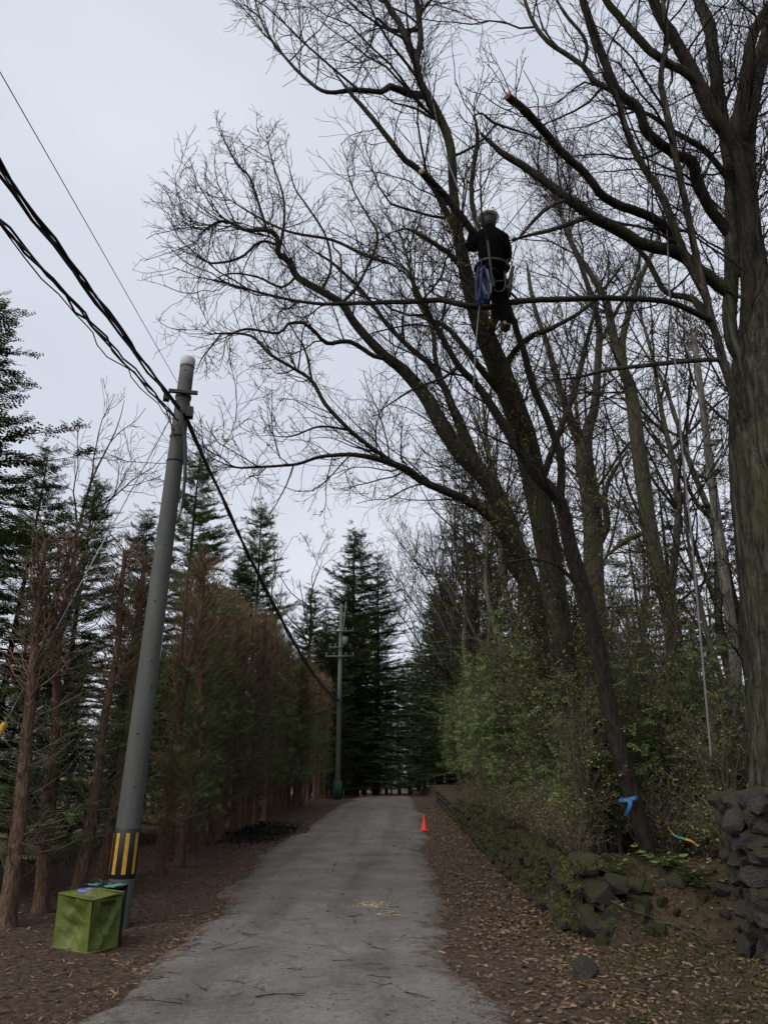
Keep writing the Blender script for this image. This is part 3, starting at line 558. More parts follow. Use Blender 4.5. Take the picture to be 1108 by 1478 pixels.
def road_twigs():
    rng = np.random.default_rng(77); metas = []
    for i in range(12):
        m = MB(); n = rng.integers(3,6); p = np.zeros((n,3)); d = np.array([1.0,0,0])
        for k in range(1,n): d = unit(d+rng.normal(0,0.3,3)*np.array([1,1,0.25])); p[k] = p[k-1]+d/(n-1)
        p[:,2] = np.abs(p[:,2]); tube(m, p, np.linspace(0.013,0.006,n), 5, cap0=True)
        for _ in range(rng.integers(0,3)):
            b = p[rng.integers(1,n-1)]; e = b+unit(np.array([0.7,rng.choice([-0.7,0.7]),0.1]))*rng.uniform(0.15,0.4); tube(m, np.array([b,(b+e)/2+rng.normal(0,0.02,3),e]), [0.010,0.008,0.005], 4)
        metas.append(m.mesh('fallen_twig', 'bark_dark'))
    spots = [(345,1372,0.3),(395,1356,0.35),(372,1362,0.2),(335,1378,0.4),(540,1338,0.45),(557,1350,0.16),(455,1410,0.25),(452,1421,0.2),(537,1432,0.12),(493,1448,0.2),(415,1450,0.5),(405,1440,0.25),(500,1395,0.25),(505,1405,0.2),(565,1375,0.3),(578,1378,0.3),(615,1440,0.35),(620,1448,0.2),(518,1454,0.15),(300,1372,0.3),(460,1332,0.3),(500,1316,0.2),(480,1315,0.15),(430,1304,0.2),(340,1325,0.2),(410,1324,0.15),(605,1355,0.3),(640,1362,0.3),(660,1375,0.3),(570,1290,0.2),(515,1245,0.3),(380,1430,0.3),(330,1440,0.35),(260,1420,0.3),(300,1460,0.4),(590,1420,0.3),(545,1400,0.25),(690,1420,0.4),(670,1328,0.4),(445,1390,0.2)]
    for (u, v, s) in list(spots)+[(rng.uniform(250,660), rng.uniform(1285,1470), rng.uniform(0.08,0.28)) for _ in range(45)]:
        p = gpt(u, v); on = road_left(p[1]) < p[0] < road_right(p[1]); z = road_z(p[0],p[1]) if on else ground(p[0],p[1])
        o = link('fallen_twig', metas[rng.integers(0,12)], None, (p[0]-s/2, p[1], float(z)+0.006), (0,0,rng.normal(0,0.7)+ (math.pi if rng.random() < .5 else 0)), (s*0.8,)*3)
        tag(o, 'short broken twig lying on the road or its edge', 'twig', 'broken twigs lying on the road')
road_twigs()
# ---------------------------------------------------------------- bare trees measured from the photograph
def limb_pts(px, Y, spacing=0.16, wob=0.0, seed=0, wf=1.0):
    px = [(u, v, w*wf) for u, v, w in px]; n = len(px); ys = np.interp(np.linspace(0,1,n), np.linspace(0,1,len(Y)), Y)
    P = np.array([PY(u, v, y) for (u, v, w), y in zip(px, ys)]); R = np.array([px2m(w, p)/2 for (u, v, w), p in zip(px, P)])
    P, R = catmull(P, R, spacing)
    if wob: P = P + np.random.default_rng(seed).normal(0, wob, P.shape)*R[:,None]
    return P, R
def cut_face(parent, P, R, mat='cut_wood'):
    d = unit(P[-1]-P[-2]); ref = np.array([0,0,1.0]); a = unit(np.cross(d, ref)); b = np.cross(d, a); ang = np.arange(14)*2*math.pi/14
    ring = P[-1]+d*0.004+R[-1]*1.0*(np.cos(ang)[:,None]*a+np.sin(ang)[:,None]*b)
    v = np.concatenate([ring, ring+d*0.006, [P[-1]+d*0.012]]); q = [(i,(i+1)%14,14+(i+1)%14,14+i) for i in range(14)]; t = [(14+i,14+(i+1)%14,28) for i in range(14)]
    wbuild(MB().add(v, q, t), 'cut_face', mat, parent)
def measured_tree(name, label, limbs, seed, bark='bark_oak', twig='twig', dens=(2.2,3.6,6.0), lmax=(2.6,1.1,0.5), trunk_t=0.5, buds=0, bud_z=(2.5,8), trunk_sides=18, trunk_rough=0.06, trop=(0,0,0.10), flare=1.35, wf=1.0, ridge=0.0, sprouts=0, sprout_t=(0.1,0.55)):
    rng = np.random.default_rng(seed)
    P, R = limb_pts(limbs[0][0], limbs[0][1], 0.14, 0.006, seed, wf)
    if not (len(limbs[0]) > 2): R[-1] *= 0.4
    g = float(ground(P[0][0], P[0][1]))
    if P[0][2] > g:                             # carry the trunk down to the soil with a root flare
        k = max(2, int((P[0][2]-g)/0.15)); dirn = (P[0]-P[min(8,len(P)-1)]); dirn = dirn/max(1e-3,-dirn[2]) if dirn[2] < -0.2 else np.array([0,0,-1.0])
        h = np.linspace(P[0][2]-g+0.12, 0, k, endpoint=False)[:,None]; E = P[0]+dirn*h*np.array([0.6,0.6,1]); er = R[0]*(1+0.12*h[:,0]/max(h[0,0],.1)+(flare-1)*np.exp(-(h[0,0]-h[:,0])/0.25)); P = np.concatenate([E,P]); R = np.concatenate([er,R])
    root = empty(name, (P[0][0], P[0][1], g)); tag(root, label, 'tree')
    wbuild(tube(MB(), P, R, trunk_sides, trunk_rough, seed=seed, ridge=ridge), 'trunk', bark, root)
    par = [(P, R, trunk_t)]
    for i, L in enumerate(limbs[1:]):
        px, Y, o = L[0], L[1], (L[2] if len(L) > 2 else {})
        p, r = limb_pts(px, Y, 0.12, 0.06, seed+i, wf*o.get('wf', 1.0))
        allp = np.concatenate([q[0] for q in par]); allr = np.concatenate([q[1] for q in par]); dv = allp-C0; dd = dv@F_; su = CU+FPX*(dv@R_)/dd; sv = CV-FPX*(dv@U_)/dd
        k = int(np.argmin(np.hypot(su-px[0][0], sv-px[0][1]) + 6*np.linalg.norm(allp-p[0], axis=1)))
        arc = np.concatenate([[0], np.cumsum(np.linalg.norm(np.diff(p, axis=0), axis=1))]); p = p + (allp[k]-p[0])*np.exp(-(arc/max(0.5, 0.35*arc[-1]))**2)[:,None]; r[:3] = np.minimum(r[:3], allr[k]*0.95)
        if not o.get('cut'): r[-4:] *= np.array([0.9,0.75,0.6,0.4])
        lo = wbuild(tube(MB(), p, r, 9, 0.08, seed=seed+i), 'limb', o.get('bark', bark), root)
        if o.get('cut'): cut_face(root, p, r)
        par.append((p, r, 2.0 if o.get('bare') else o.get('t', 0.12)))
    tw, br, leafp, leafd = MB(), MB(), [], []
    for (p, r, t0) in par:
        if t0 > 1: continue
        p2, r2 = resample(p, r, 26); p2, r2 = p2[None], r2[None]
        a, ar = spawn(p2, r2, dens[0], rng, 8, (0.14,0.5), lmax[0], 0.45, (28,72), trop, 0.20, 0.55, 0.0055, 0.0095, t0, 1.0)
        t_, tr_ = spawn(p2[:, -4:], r2[:, -4:], 9.0, rng, 8, (0.8,2.0), lmax[0]*0.8, 0.6, (4,42), trop, 0.18, 0.8, 0.0055, 0.0085, 0.3, 1.0)
        a, ar = np.concatenate([a, t_]), np.concatenate([ar, tr_])
        if len(a):
            twig_tubes(br, a, ar, 5)
            b, brd = spawn(a, ar, dens[1], rng, 6, (0.25,0.65), lmax[1], 0.22, (28,65), (trop[0],trop[1],trop[2]*0.6), 0.2, 0.6, 0.0037, 0.0075, 0.10, 1.0); twig_tubes(tw, b, brd, 3)
            c, cr = spawn(b, brd, dens[2]*1.2, rng, 4, (0.3,0.75), lmax[2], 0.1, (28,60), (0,0,0.05), 0.3, 0.7, 0.0029, 0.0075, 0.1, 1.0); twig_tubes(tw, c, cr, 3)
            c2, c2r = spawn(p2, r2, dens[0]*1.2, rng, 5, (0.05,0.15), 0.8, 0.25, (35,75), (0,0,0.1), 0.2, 0.5, 0.0042, 0.008, t0, 1.0); twig_tubes(tw, c2, c2r, 3)
            if buds:
                e = c.reshape(-1,3); dd = unit(np.repeat(c[:,-1]-c[:,0], c.shape[1], 0)); k = (e[:,2] > bud_z[0]) & (e[:,2] < bud_z[1]) & (rng.random(len(e)) < buds); leafp.append(e[k]); leafd.append(dd[k])
    if sprouts:
        p2, r2 = resample(P, R, 40); a, ar = spawn(p2[None], r2[None], sprouts, rng, 6, (0.05,0.15), 1.3, 0.45, (35,80), (0,0,0.10), 0.22, 0.25, 0.004, 0.008, sprout_t[0], sprout_t[1]); b, brd = spawn(a, ar, 5.5, rng, 4, (0.3,0.6), 0.5, 0.12, (30,65), (0,0,0.05), 0.25, 0.7, 0.003, 0.008, 0.15, 1.0)
        twig_tubes(tw, a, ar, 3); twig_tubes(tw, b, brd, 3); e = b.reshape(-1,3); dd = np.repeat(unit(b[:,-1]-b[:,0]),4,0); k = rng.random(len(e)) < 0.45; leafp.append(e[k]); leafd.append(dd[k]); buds = max(buds, 1e-6)
    wbuild(br, 'branches', bark if bark not in ('bark_oak','bark_great') else 'bark_dark', root, kind='stuff'); wbuild(tw, 'twigs', twig, root, kind='stuff')
    if buds:
        e = np.concatenate(leafp); dd = np.concatenate(leafd); e = np.repeat(e, 3, 0) + rng.normal(0,0.02,(len(e)*3,3)); dd = unit(np.repeat(dd,3,0)+rng.normal(0,0.6,e.shape)); m = MB()
        scatter(m, LEAF_V, None, LEAF_T, e, bases(dd, rng), rng.uniform(0.025,0.06,len(e))); wbuild(m, 'young_leaves', 'leaf_bud', root, False, 'stuff')
    return root
# the tree the climber works in
measured_tree('oak_tree', 'leaning oak carrying the climber, trunk rising past his left side', [
  ([(832,1090,42),(817,985,40),(806,900,40),(796,830,40),(786,765,40),(772,700,40),(757,634,40),(738,580,39),(719,530,38),(695,470,33),(675,405,24),(661,340,17),(654,275,15),(649,208,15),(629,159,14),(607,120,13),(601,87,12),(607,57,10),(601,0,9),(596,-60,7),(600,-140,3)], (11.6,11.2,10.6,9.6,8.6,8.3,8.3,8.6)),
  ([(604,100,15),(582,45,11),(556,0,9),(530,-60,6),(515,-120,3)], (8.5,8.2)),
  ([(609,146,13),(582,142,12),(556,131,11),(545,138,9),(507,134,8),(469,136,6),(442,117,6),(416,89,5),(389,53,4),(376,26,3),(366,-10,2)], (8.4,7.8,8.4)),
  ([(651,345,13),(633,306,12),(620,273,11),(601,246,10),(582,231,10),(560,201,9),(529,161,8),(505,134,6),(480,100,3)], (8.3,8.0,7.7)),
  ([(705,490,17),(716,440,17),(708,380,16),(690,345,16),(643,284,14),(609,248,13)], (8.4,8.0,7.8,7.6,7.0), {'cut':1,'bare':1,'bark':'bark_dark','wf':0.85}),
  ([(650,410,12),(636,365,9),(622,352,8),(603,338,8),(585,330,5),(560,338,3)], (8.3,8.0)),
  ([(601,40,7),(560,42,6),(543,25,4),(536,60,3),(520,85,2)], (8.4,8.0)),
  ([(720,540,14),(742,500,12),(770,480,10),(800,470,8),(850,440,6),(900,380,4)], (8.6,9.2)),
  ([(735,590,16),(700,545,13),(668,500,10),(640,470,8),(600,455,6)], (9.4,9.4)),
  ([(775,710,14),(800,640,12),(830,560,9),(850,480,7),(870,400,5)], (10.6,11.0)),
 ], 41, buds=0.05, dens=(3.5,5.2,7.2), trunk_t=0.5, wf=0.86, flare=1.12, trunk_sides=56, ridge=0.03, sprouts=16)
# the slender tree with the ribbon
measured_tree('slender_tree', 'slender dark tree with a blue ribbon, leaning towards the road from the bank', [
  ([(948,1268,36),(928,1205,33),(906,1130,34),(880,1030,34),(861,930,32),(842,855,30),(822,785,28),(807,723,27),(773,684,24),(733,624,20),(691,560,15),(662,529,13),(632,477,11),(612,442,10),(588,390,8)], (10.3,10.0,9.6,9.0,8.4,7.8)),
  ([(588,392,8),(567,384,7),(523,368,7),(480,347,6),(415,334,5),(363,308,4),(328,286,3)], (7.8,8.4), {'bark':'bark_dark'}),
  ([(807,725,19),(810,669,17),(792,609,16),(770,560,15),(755,505,13),(738,455,13),(722,405,12),(703,360,11),(686,318,11),(680,267,10),(689,201,9),(684,167,9)], (9.2,8.6,8.0,7.9), {'t':0.75}),
  ([(662,529,7),(640,545,6),(600,560,5),(570,578,4),(545,595,3)], (8.2,8.4)),
  ([(662,525,6),(620,470,4),(540,480,3),(500,500,2)], (8.2,8.6)),
  ([(497,304,3),(494,370,4),(491,433,3)], (8.1,8.1)),
  ([(686,170,5),(697,166,5),(712,178,5),(746,189,4),(790,203,3)], (7.9,8.4)),
  ([(840,850,10),(805,815,8),(770,806,6),(720,812,4),(690,800,3)], (9.4,9.6)),
 ], 43, bark='bark_dark', dens=(2.6,4.5,6.5), lmax=(1.9,0.9,0.45), trunk_t=0.55, trunk_sides=14, wf=0.72)
# the great tree at the right edge
measured_tree('great_oak_tree', 'huge thick ridged oak trunk with many stems at the right edge', [
  ([(1164,1160,160),(1152,1000,150),(1138,850,140),(1120,700,130),(1110,600,116),(1104,540,100),(1100,480,70),(1090,417,42),(1079,322,34),(1074,212,30),(1086,125,27),(1108,49,24),(1125,-20,20),(1150,-120,12)], (9.6,9.6,9.4,9.2)),
  ([(1085,575,36),(1064,530,22),(1056,485,18),(1063,435,17),(1067,360,18),(1073,303,19),(1065,246,19),(1052,200,20),(1029,170,22),(1003,114,20),(973,57,18),(946,11,16),(925,-40,12),(890,-110,7)], (9.2,9.0,8.8,8.4), {'bark':'bark_dark'}),
  ([(1056,200,18),(1073,125,17),(1082,64,16),(1098,26,15),(1125,-20,10)], (8.8,8.8), {'bark':'bark_dark'}),
  ([(1075,560,34),(1032,490,22),(1040,379,23),(1047,265,22),(1041,190,20),(1033,125,19),(1022,38,18),(1007,0,17),(985,-70,12),(970,-140,7)], (9.3,9.5,9.6)),
  ([(1056,340,17),(1022,295,17),(1003,258,18),(995,227,18),(973,218,16),(931,189,16),(920,155,15),(889,129,14),(867,76,13),(850,30,12),(840,0,11),(825,-60,7)], (8.9,8.4,8.0), {'bark':'bark_dark'}),
  ([(1010,125,14),(992,106,13),(946,80,12),(905,38,12),(874,0,11),(845,-50,7)], (8.7,8.2)),
  ([(1060,428,22),(1014,394,20),(980,367,19),(927,352,18),(889,330,18),(852,311,17),(821,288,15),(764,246,13),(723,220,11),(693,192,9)], (9.0,8.6,8.2,8.0), {'bark':'bark_oak'}),
  ([(982,366,14),(962,330,14),(946,314,14),(874,284,14),(844,250,13),(806,216,13),(768,170,13),(732,139,12)], (8.7,8.5,8.3,8.0,7.3), {'cut':1,'bark':'bark_dark'}),
  ([(1066,800,30),(1050,715,24),(1035,650,20),(1014,555,15),(1003,473,12),(995,409,12),(986,322,11),(975,246,11),(958,151,10),(952,114,9),(961,57,8),(956,0,7),(950,-60,5)], (9.3,9.0,8.6,8.4), {'t':0.4}),
  ([(1001,440,12),(980,394,12),(961,341,12),(942,280,12),(912,223,11),(897,178,10),(886,136,9),(855,117,9),(840,95,8),(791,61,7),(768,30,6),(757,0,5),(740,-50,3)], (8.8,8.3,8.0)),
  ([(1003,473,11),(942,445,9),(870,437,9),(819,436,9),(736,438,10),(697,445,10),(660,441,9),(636,434,9),(588,436,8),(497,438,6),(454,438,5),(393,427,4),(307,403,3)], (8.9,8.3,7.9,7.8,8.0,8.2,8.4), {'t':0.4,'bark':'bark_dark'}),
  ([(995,540,8),(930,535,7),(880,535,6),(830,545,4),(780,550,3)], (8.9,8.9)),
  ([(800,320,5),(770,325,7),(745,348,6),(735,352,5)], (8.2,8.0), {'bare':1}),
  ([(852,311,9),(800,330,7),(770,338,6),(733,348,6)], (8.2,8.0), {'bare':1}),
  ([(1048,265,10),(1010,215,9),(970,190,8),(935,165,6),(880,150,4)], (9.4,9.0)),
  ([(1030,470,14),(1000,430,11),(960,420,9),(930,370,8),(900,345,6)], (9.4,9.6)),
  ([(840,94,6),(845,60,5),(815,20,5),(797,-10,4)], (8.1,8.0)),
 ], 47, wf=0.92, bark='bark_great', dens=(3.2,5.0,7.0), lmax=(2.2,1.0,0.5), trunk_t=0.62, trunk_sides=110, ridge=0.06, trunk_rough=0.03, flare=1.2, buds=0.02)
# the broad tree whose crown reaches out over the road on the left
measured_tree('spreading_oak_tree', 'spreading oak whose crooked limbs reach far out left over the road', [
  ([(812,1090,40),(797,1000,39),(780,910,38),(762,840,38),(740,780,38),(722,730,38),(700,690,36),(668,657,34),(640,618,30),(612,570,25),(580,533,21),(558,516,19),(532,490,17),(510,464,16),(493,438,15),(463,420,14),(428,399,13),(417,377,12),(402,366,11),(400,343,10),(385,332,9),(354,332,7),(324,319,5),(298,330,4),(285,343,3)], (13.6,13.4,13.0,12.4,11.8,11.4,11.0,10.8)),
  ([(748,850,30),(722,812,27),(718,787,26),(708,758,24),(674,726,20),(614,698,15),(575,673,13),(519,657,9),(463,659,7),(428,670,6),(372,674,5),(337,674,4),(302,659,3)], (13.0,12.4,11.4,10.6)),
  ([(625,703,11),(601,693,10),(545,654,9),(502,620,8),(467,581,8),(450,550,7),(419,529,6),(389,511,6),(363,485,5),(320,481,4),(294,485,3)], (11.9,11.2,10.6)),
  ([(560,518,11),(541,516,9),(506,494,9),(471,496,8),(456,481,7),(437,466,7),(415,468,6),(402,481,5),(354,475,5),(320,490,3)], (11.8,11.0)),
  ([(700,690,22),(672,640,19),(653,590,16),(627,533,13),(590,500,11),(560,470,9),(549,455,8),(523,421,7),(497,395,6),(476,377,5),(440,355,3)], (12.3,12.4,12.0)),
  ([(690,680,16),(676,640,15),(660,600,13),(640,560,12),(628,520,10),(622,470,8),(600,430,6),(590,380,5),(575,330,3)], (12.2,12.8)),
  ([(385,332,6),(372,290,5),(360,255,4),(345,240,4),(330,215,3),(318,190,2)], (10.9,10.8)),
  ([(400,350,6),(375,345,5),(345,372,5),(305,380,4),(285,370,3),(265,362,2)], (11.0,10.8)),
  ([(428,399,6),(405,415,5),(372,400,4),(330,395,3),(300,410,2)], (11.2,10.8)),
  ([(493,438,7),(520,405,6),(545,345,5),(530,310,4),(510,275,3),(500,240,2)], (11.5,11.8)),
  ([(463,420,6),(478,385,5),(470,340,4),(445,300,4),(425,270,3),(415,230,2)], (11.3,11.4)),
  ([(402,366,6),(410,320,5),(408,280,4),(395,240,3),(385,200,3)], (11.0,11.2)),
  ([(320,481,4),(305,500,3),(290,520,3),(283,540,2)], (10.6,10.6)),
  ([(450,550,5),(440,505,4),(425,480,3),(410,450,2)], (11.0,11.0)),
  ([(502,620,5),(460,615,4),(420,630,3),(385,628,2)], (11.1,10.9)),
 ], 53, sprouts=16, sprout_t=(0.1,0.5), wf=0.76, dens=(4.2,5.6,7.3), lmax=(1.65,0.9,0.45), trunk_t=0.45, buds=0.02, bud_z=(2.5,7.5))
# two upright trees behind them
measured_tree('upright_tree', 'straight mossy tree forking high behind the ribbon tree', [
  ([(872,1080,36),(866,985,34),(857,837,32),(855,768,30),(850,708,30),(843,659,28),(848,620,18),(857,590,15),(862,530,12),(864,473,10),(855,436,9),(836,379,7),(815,330,6),(800,270,4)], (16,15.6,15,14.6)),
  ([(843,665,18),(822,605,15),(807,560,12),(790,500,9),(770,440,7),(760,380,5)], (15.4,15)),
  ([(858,800,14),(876,760,12),(872,720,9),(880,690,7),(905,650,5)], (15.6,15.2)),
  ([(865,500,7),(890,450,6),(915,400,5),(930,340,4)], (15,14.6)),
 ], 59, sprouts=12, wf=0.9, bark='bark_grey', dens=(3.4,4.6,6.0), lmax=(2.4,1.0,0.5), trunk_t=0.4, buds=0.12, bud_z=(3,9))
measured_tree('upright_tree', 'tall straight tree standing behind the hanging rope near the great oak', [
  ([(988,1080,30),(978,980,28),(966,881,27),(951,832,26),(936,758,25),(926,684,24),(919,634,22),(909,560,19),(901,540,17),(886,492,14),(874,436,12),(851,394,9),(829,360,7),(810,310,4)], (15,14.6,14,13.6)),
  ([(901,545,13),(897,505,12),(905,460,10),(920,410,9),(931,386,8),(950,340,6),(960,290,4)], (13.8,13.6)),
  ([(940,770,9),(905,780,8),(872,805,7)], (14.4,14.8), {'bare':1}),
 ], 61, sprouts=9, wf=0.9, bark='bark_grey', dens=(3.4,4.6,6.0), lmax=(2.4,1.0,0.5), trunk_t=0.4, buds=0.10, bud_z=(3,9))
measured_tree('birch_tree', 'pale birch trunk far back beside the great oak', [
  ([(1046,1150,20),(1050,1080,19),(1060,960,17),(1040,800,14),(1020,640,11),(1000,480,7)], (20,20)),
 ], 67, bark='bark_birch', dens=(1.6,3,4), trunk_t=0.5)
# ---------------------------------------------------------------- prototypes (parts as shared meshes)
def place(parts, name, label, cat, loc, rz=0.0, s=1.0, sz=None, group=None, tilt=(0,0)):
    r = empty(name, loc, rz); r.rotation_euler = (tilt[0], tilt[1], rz); r.scale = (s, s, sz or s); tag(r, label, cat, group)
    for pn, me, kind in parts:
        o = link(pn, me, r)
        if kind: o['kind'] = kind
    return r
def hedge_conifer(seed, h=6.5, green=0.5, tall=False):
    rng = np.random.default_rng(seed); n = 34
    zz = np.linspace(0, h, n); P = np.stack([0.10*np.sin(zz*0.6+seed)+0.03*np.sin(zz*2.1+seed), 0.10*np.cos(zz*0.5+seed*2), zz], -1); P[:,:2] -= P[0,:2]
    R = np.interp(zz, [0,0.25,2,h], [0.145,0.105,0.082,0.03]); tr = tube(MB(), P, R, 10, 0.07, seed=seed)
    if rng.random() < 0.6:                     # forked leader
        k = int(n*rng.uniform(0.35,0.6)); m = 12; z2 = np.linspace(0, h*rng.uniform(0.92,1.02)-zz[k], m); off = rng.uniform(0,6.28)
        P2 = P[k]+np.stack([np.cos(off)*0.28*np.sqrt(z2/h), np.sin(off)*0.28*np.sqrt(z2/h), z2], -1); tube(tr, P2, np.linspace(R[k]*0.75, 0.022, m), 8, 0.07, seed=seed+1)
    p2, r2 = resample(P, R, 30); p2, r2 = p2[None], r2[None]
    a, ar = spawn(p2, r2, 24, rng, 5, (0.05,0.2), 0.8, 0.28, (40,85), (0,0,0.10), 0.14, 0.4, 0.007, 0.014, 0.10, 1.0)
    up, upr = spawn(p2, r2, 30, rng, 5, (0.09,0.2), 0.75, 0.35, (25,65), (0,0,0.20), 0.12, 0.45, 0.007, 0.014, 0.55, 1.0)
    b, brd = spawn(a, ar, 2.5, rng, 4, (0.3,0.6), 0.5, 0.12, (30,60), (0,0,0.05), 0.15, 0.7, 0.005, 0.012, 0.2, 1.0)
    u2, u2r = spawn(up, upr, 3.0, rng, 4, (0.3,0.6), 0.5, 0.12, (25,55), (0,0,0.1), 0.15, 0.7, 0.005, 0.012, 0.2, 1.0)
    bm = MB(); twig_tubes(bm, a, ar, 4); twig_tubes(bm, b, brd, 3); um = MB(); twig_tubes(um, up, upr, 4); twig_tubes(um, u2, u2r, 3)
    fm, dm = MB(), MB()
    src = np.concatenate([a[:, 1:].reshape(-1,3), b.reshape(-1,3)]); dr = np.concatenate([np.repeat(unit(a[:,-1]-a[:,0]),4,0), np.repeat(unit(b[:,-1]-b[:,0]),4,0)])
    k = rng.random(len(src)) < green*np.interp(src[:,2], [0.7,1.4,3.0,4.6,6.5], [0.0,0.55,0.9,0.5,0.15])*(0.35+0.9*(wav(src[:,0]*3+src[:,1]*3, src[:,2]*2, 1.2, seed) > -0.1))
    src, dr = np.repeat(src[k],3,0), np.repeat(dr[k],3,0); src = src+rng.normal(0,0.06,src.shape); d = unit(dr+rng.normal(0,0.55,src.shape)+np.array([0,0,-0.25]))
    scatter(fm, SPRAY_V*np.array([0.85,1,1]), None, SPRAY_T, src, bases(d, rng, (0,0,1), 0.5), rng.uniform(0.12,0.30,len(src)))
    k = rng.random(len(u2)) < 0.10; s2 = u2[k].reshape(-1,3); d2 = unit(rng.normal(0,1,s2.shape)+np.array([0,0,-0.3])); scatter(dm, SPRAY_V, None, SPRAY_T, s2, bases(d2, rng), rng.uniform(0.10,0.22,len(s2)))
    out = [('trunk', tr.mesh('trunk','bark_red'), None), ('branches', bm.mesh('branches','twig_pale' if seed % 2 else 'twig_red'), 'stuff'), ('cut_shoots', um.mesh('cut_shoots','twig_red'), 'stuff'), ('foliage', fm.mesh('foliage','needles_mid' if seed % 3 else 'needles_dark', False), 'stuff')]
    if len(s2): out.append(('browned_foliage', dm.mesh('browned_foliage','needles_brown', False), 'stuff'))
    return out
HEDGE = [hedge_conifer(501+i, green=g) for i, g in enumerate((0.20,0.33,0.42,0.25,0.36,0.20))]
DENSE = [hedge_conifer(540+i, h=6.8, green=0.75) for i in range(3)]
def fir(seed, h=14.0, spread=2.4, whorl=0.42, nb=7, mat='needles_dark', start=0.08, droop=0.12, sparse=1.0, rise=0.25, tw=0.09, wild=0.15):
    rng = np.random.default_rng(seed); zz = np.linspace(0,h,24); P = np.stack([0.05*np.sin(zz*0.4+seed), 0.05*np.cos(zz*0.5), zz], -1); R = np.linspace(h*0.012, 0.012, 24)
    tr = tube(MB(), P, R, 10, 0.05, seed=seed); bm, fm = MB(), MB(); BP, BR = [], []
    z = h*start
    while z < h*0.99:
        f = (z/h-start)/(1-start); L0 = spread*(1-f)**0.85*(0.75+0.25*min(1,f*6))
        for k in range(max(3, int(nb*sparse))):
            if rng.random() < 0.14: continue
            L = L0*rng.uniform(0.5,1.18)+0.12; az = rng.uniform(0,6.28); e = rise*(0.2+1.6*f); t = np.linspace(0,1,7)
            rr = L*t; hz = L*(e*t - droop*(2.2-1.4*f)*t**1.5 + 0.14*t**3); pts = np.stack([np.cos(az)*rr, np.sin(az)*rr, z+hz+rng.normal(0,wild)], -1) + np.cumsum(rng.normal(0,wild*0.35,(7,3)), 0)*np.array([1,1,0.7]); BP.append(pts); BR.append(np.linspace(0.007+0.007*L,0.004,7))
        z += whorl*rng.uniform(0.7,1.3)*(1.1-0.5*f)
    BP, BR = np.array(BP), np.array(BR); twig_tubes(bm, BP, BR, 4)
    S, D, SC = [], [], []
    for pts in BP:
        L = np.linalg.norm(pts[-1]-pts[0]); m = max(4, int(L/tw)); t = rng.uniform(0.12,1.0,m); f = t*6; i0 = np.minimum(f.astype(int),5); w = (f-i0)[:,None]
        p = pts[i0]*(1-w)+pts[i0+1]*w; T = unit(pts[i0+1]-pts[i0]); side = unit(np.cross(T, np.array([0,0,1.0])))*rng.choice([-1,1],m)[:,None]
        S.append(p); D.append(unit(T*0.8+side*rng.uniform(0.3,1.0,(m,1))+rng.normal(0,0.14,(m,3))+np.array([0,0,0.05]))); SC.append((0.22+0.22*(1-t))*rng.uniform(0.7,1.3,m)*min(1,0.5+L*0.35))
        S.append(pts[-1:]-0.05); D.append(T[-1:]); SC.append(np.array([0.25]))
    S, D, SC = np.concatenate(S), np.concatenate(D), np.concatenate(SC)
    scatter(fm, SPRAYW_V, None, SPRAYW_T, S, bases(D, rng, (0,0,1), 0.25), SC)
    return [('trunk', tr.mesh('trunk','bark_dark'), None), ('branches', bm.mesh('branches','twig'), 'stuff'), ('foliage', fm.mesh('foliage', mat, False), 'stuff')]
FIRS = [fir(601, mat='needles_mid', spread=3.9, whorl=0.30, tw=0.055), fir(602, mat='needles_dark', spread=4.0, whorl=0.34, tw=0.055), fir(603, mat='needles_dark', spread=3.6, whorl=0.36, tw=0.055)]
PINES = [fir(611, 14, 3.2, 0.8, 6, 'needles_dark', 0.25, 0.05, 1.0, 0.12, 0.07, 0.25), fir(612, 14, 3.6, 0.9, 6, 'needles_dark', 0.2, 0.04, 1.0, 0.06, 0.08, 0.3)]
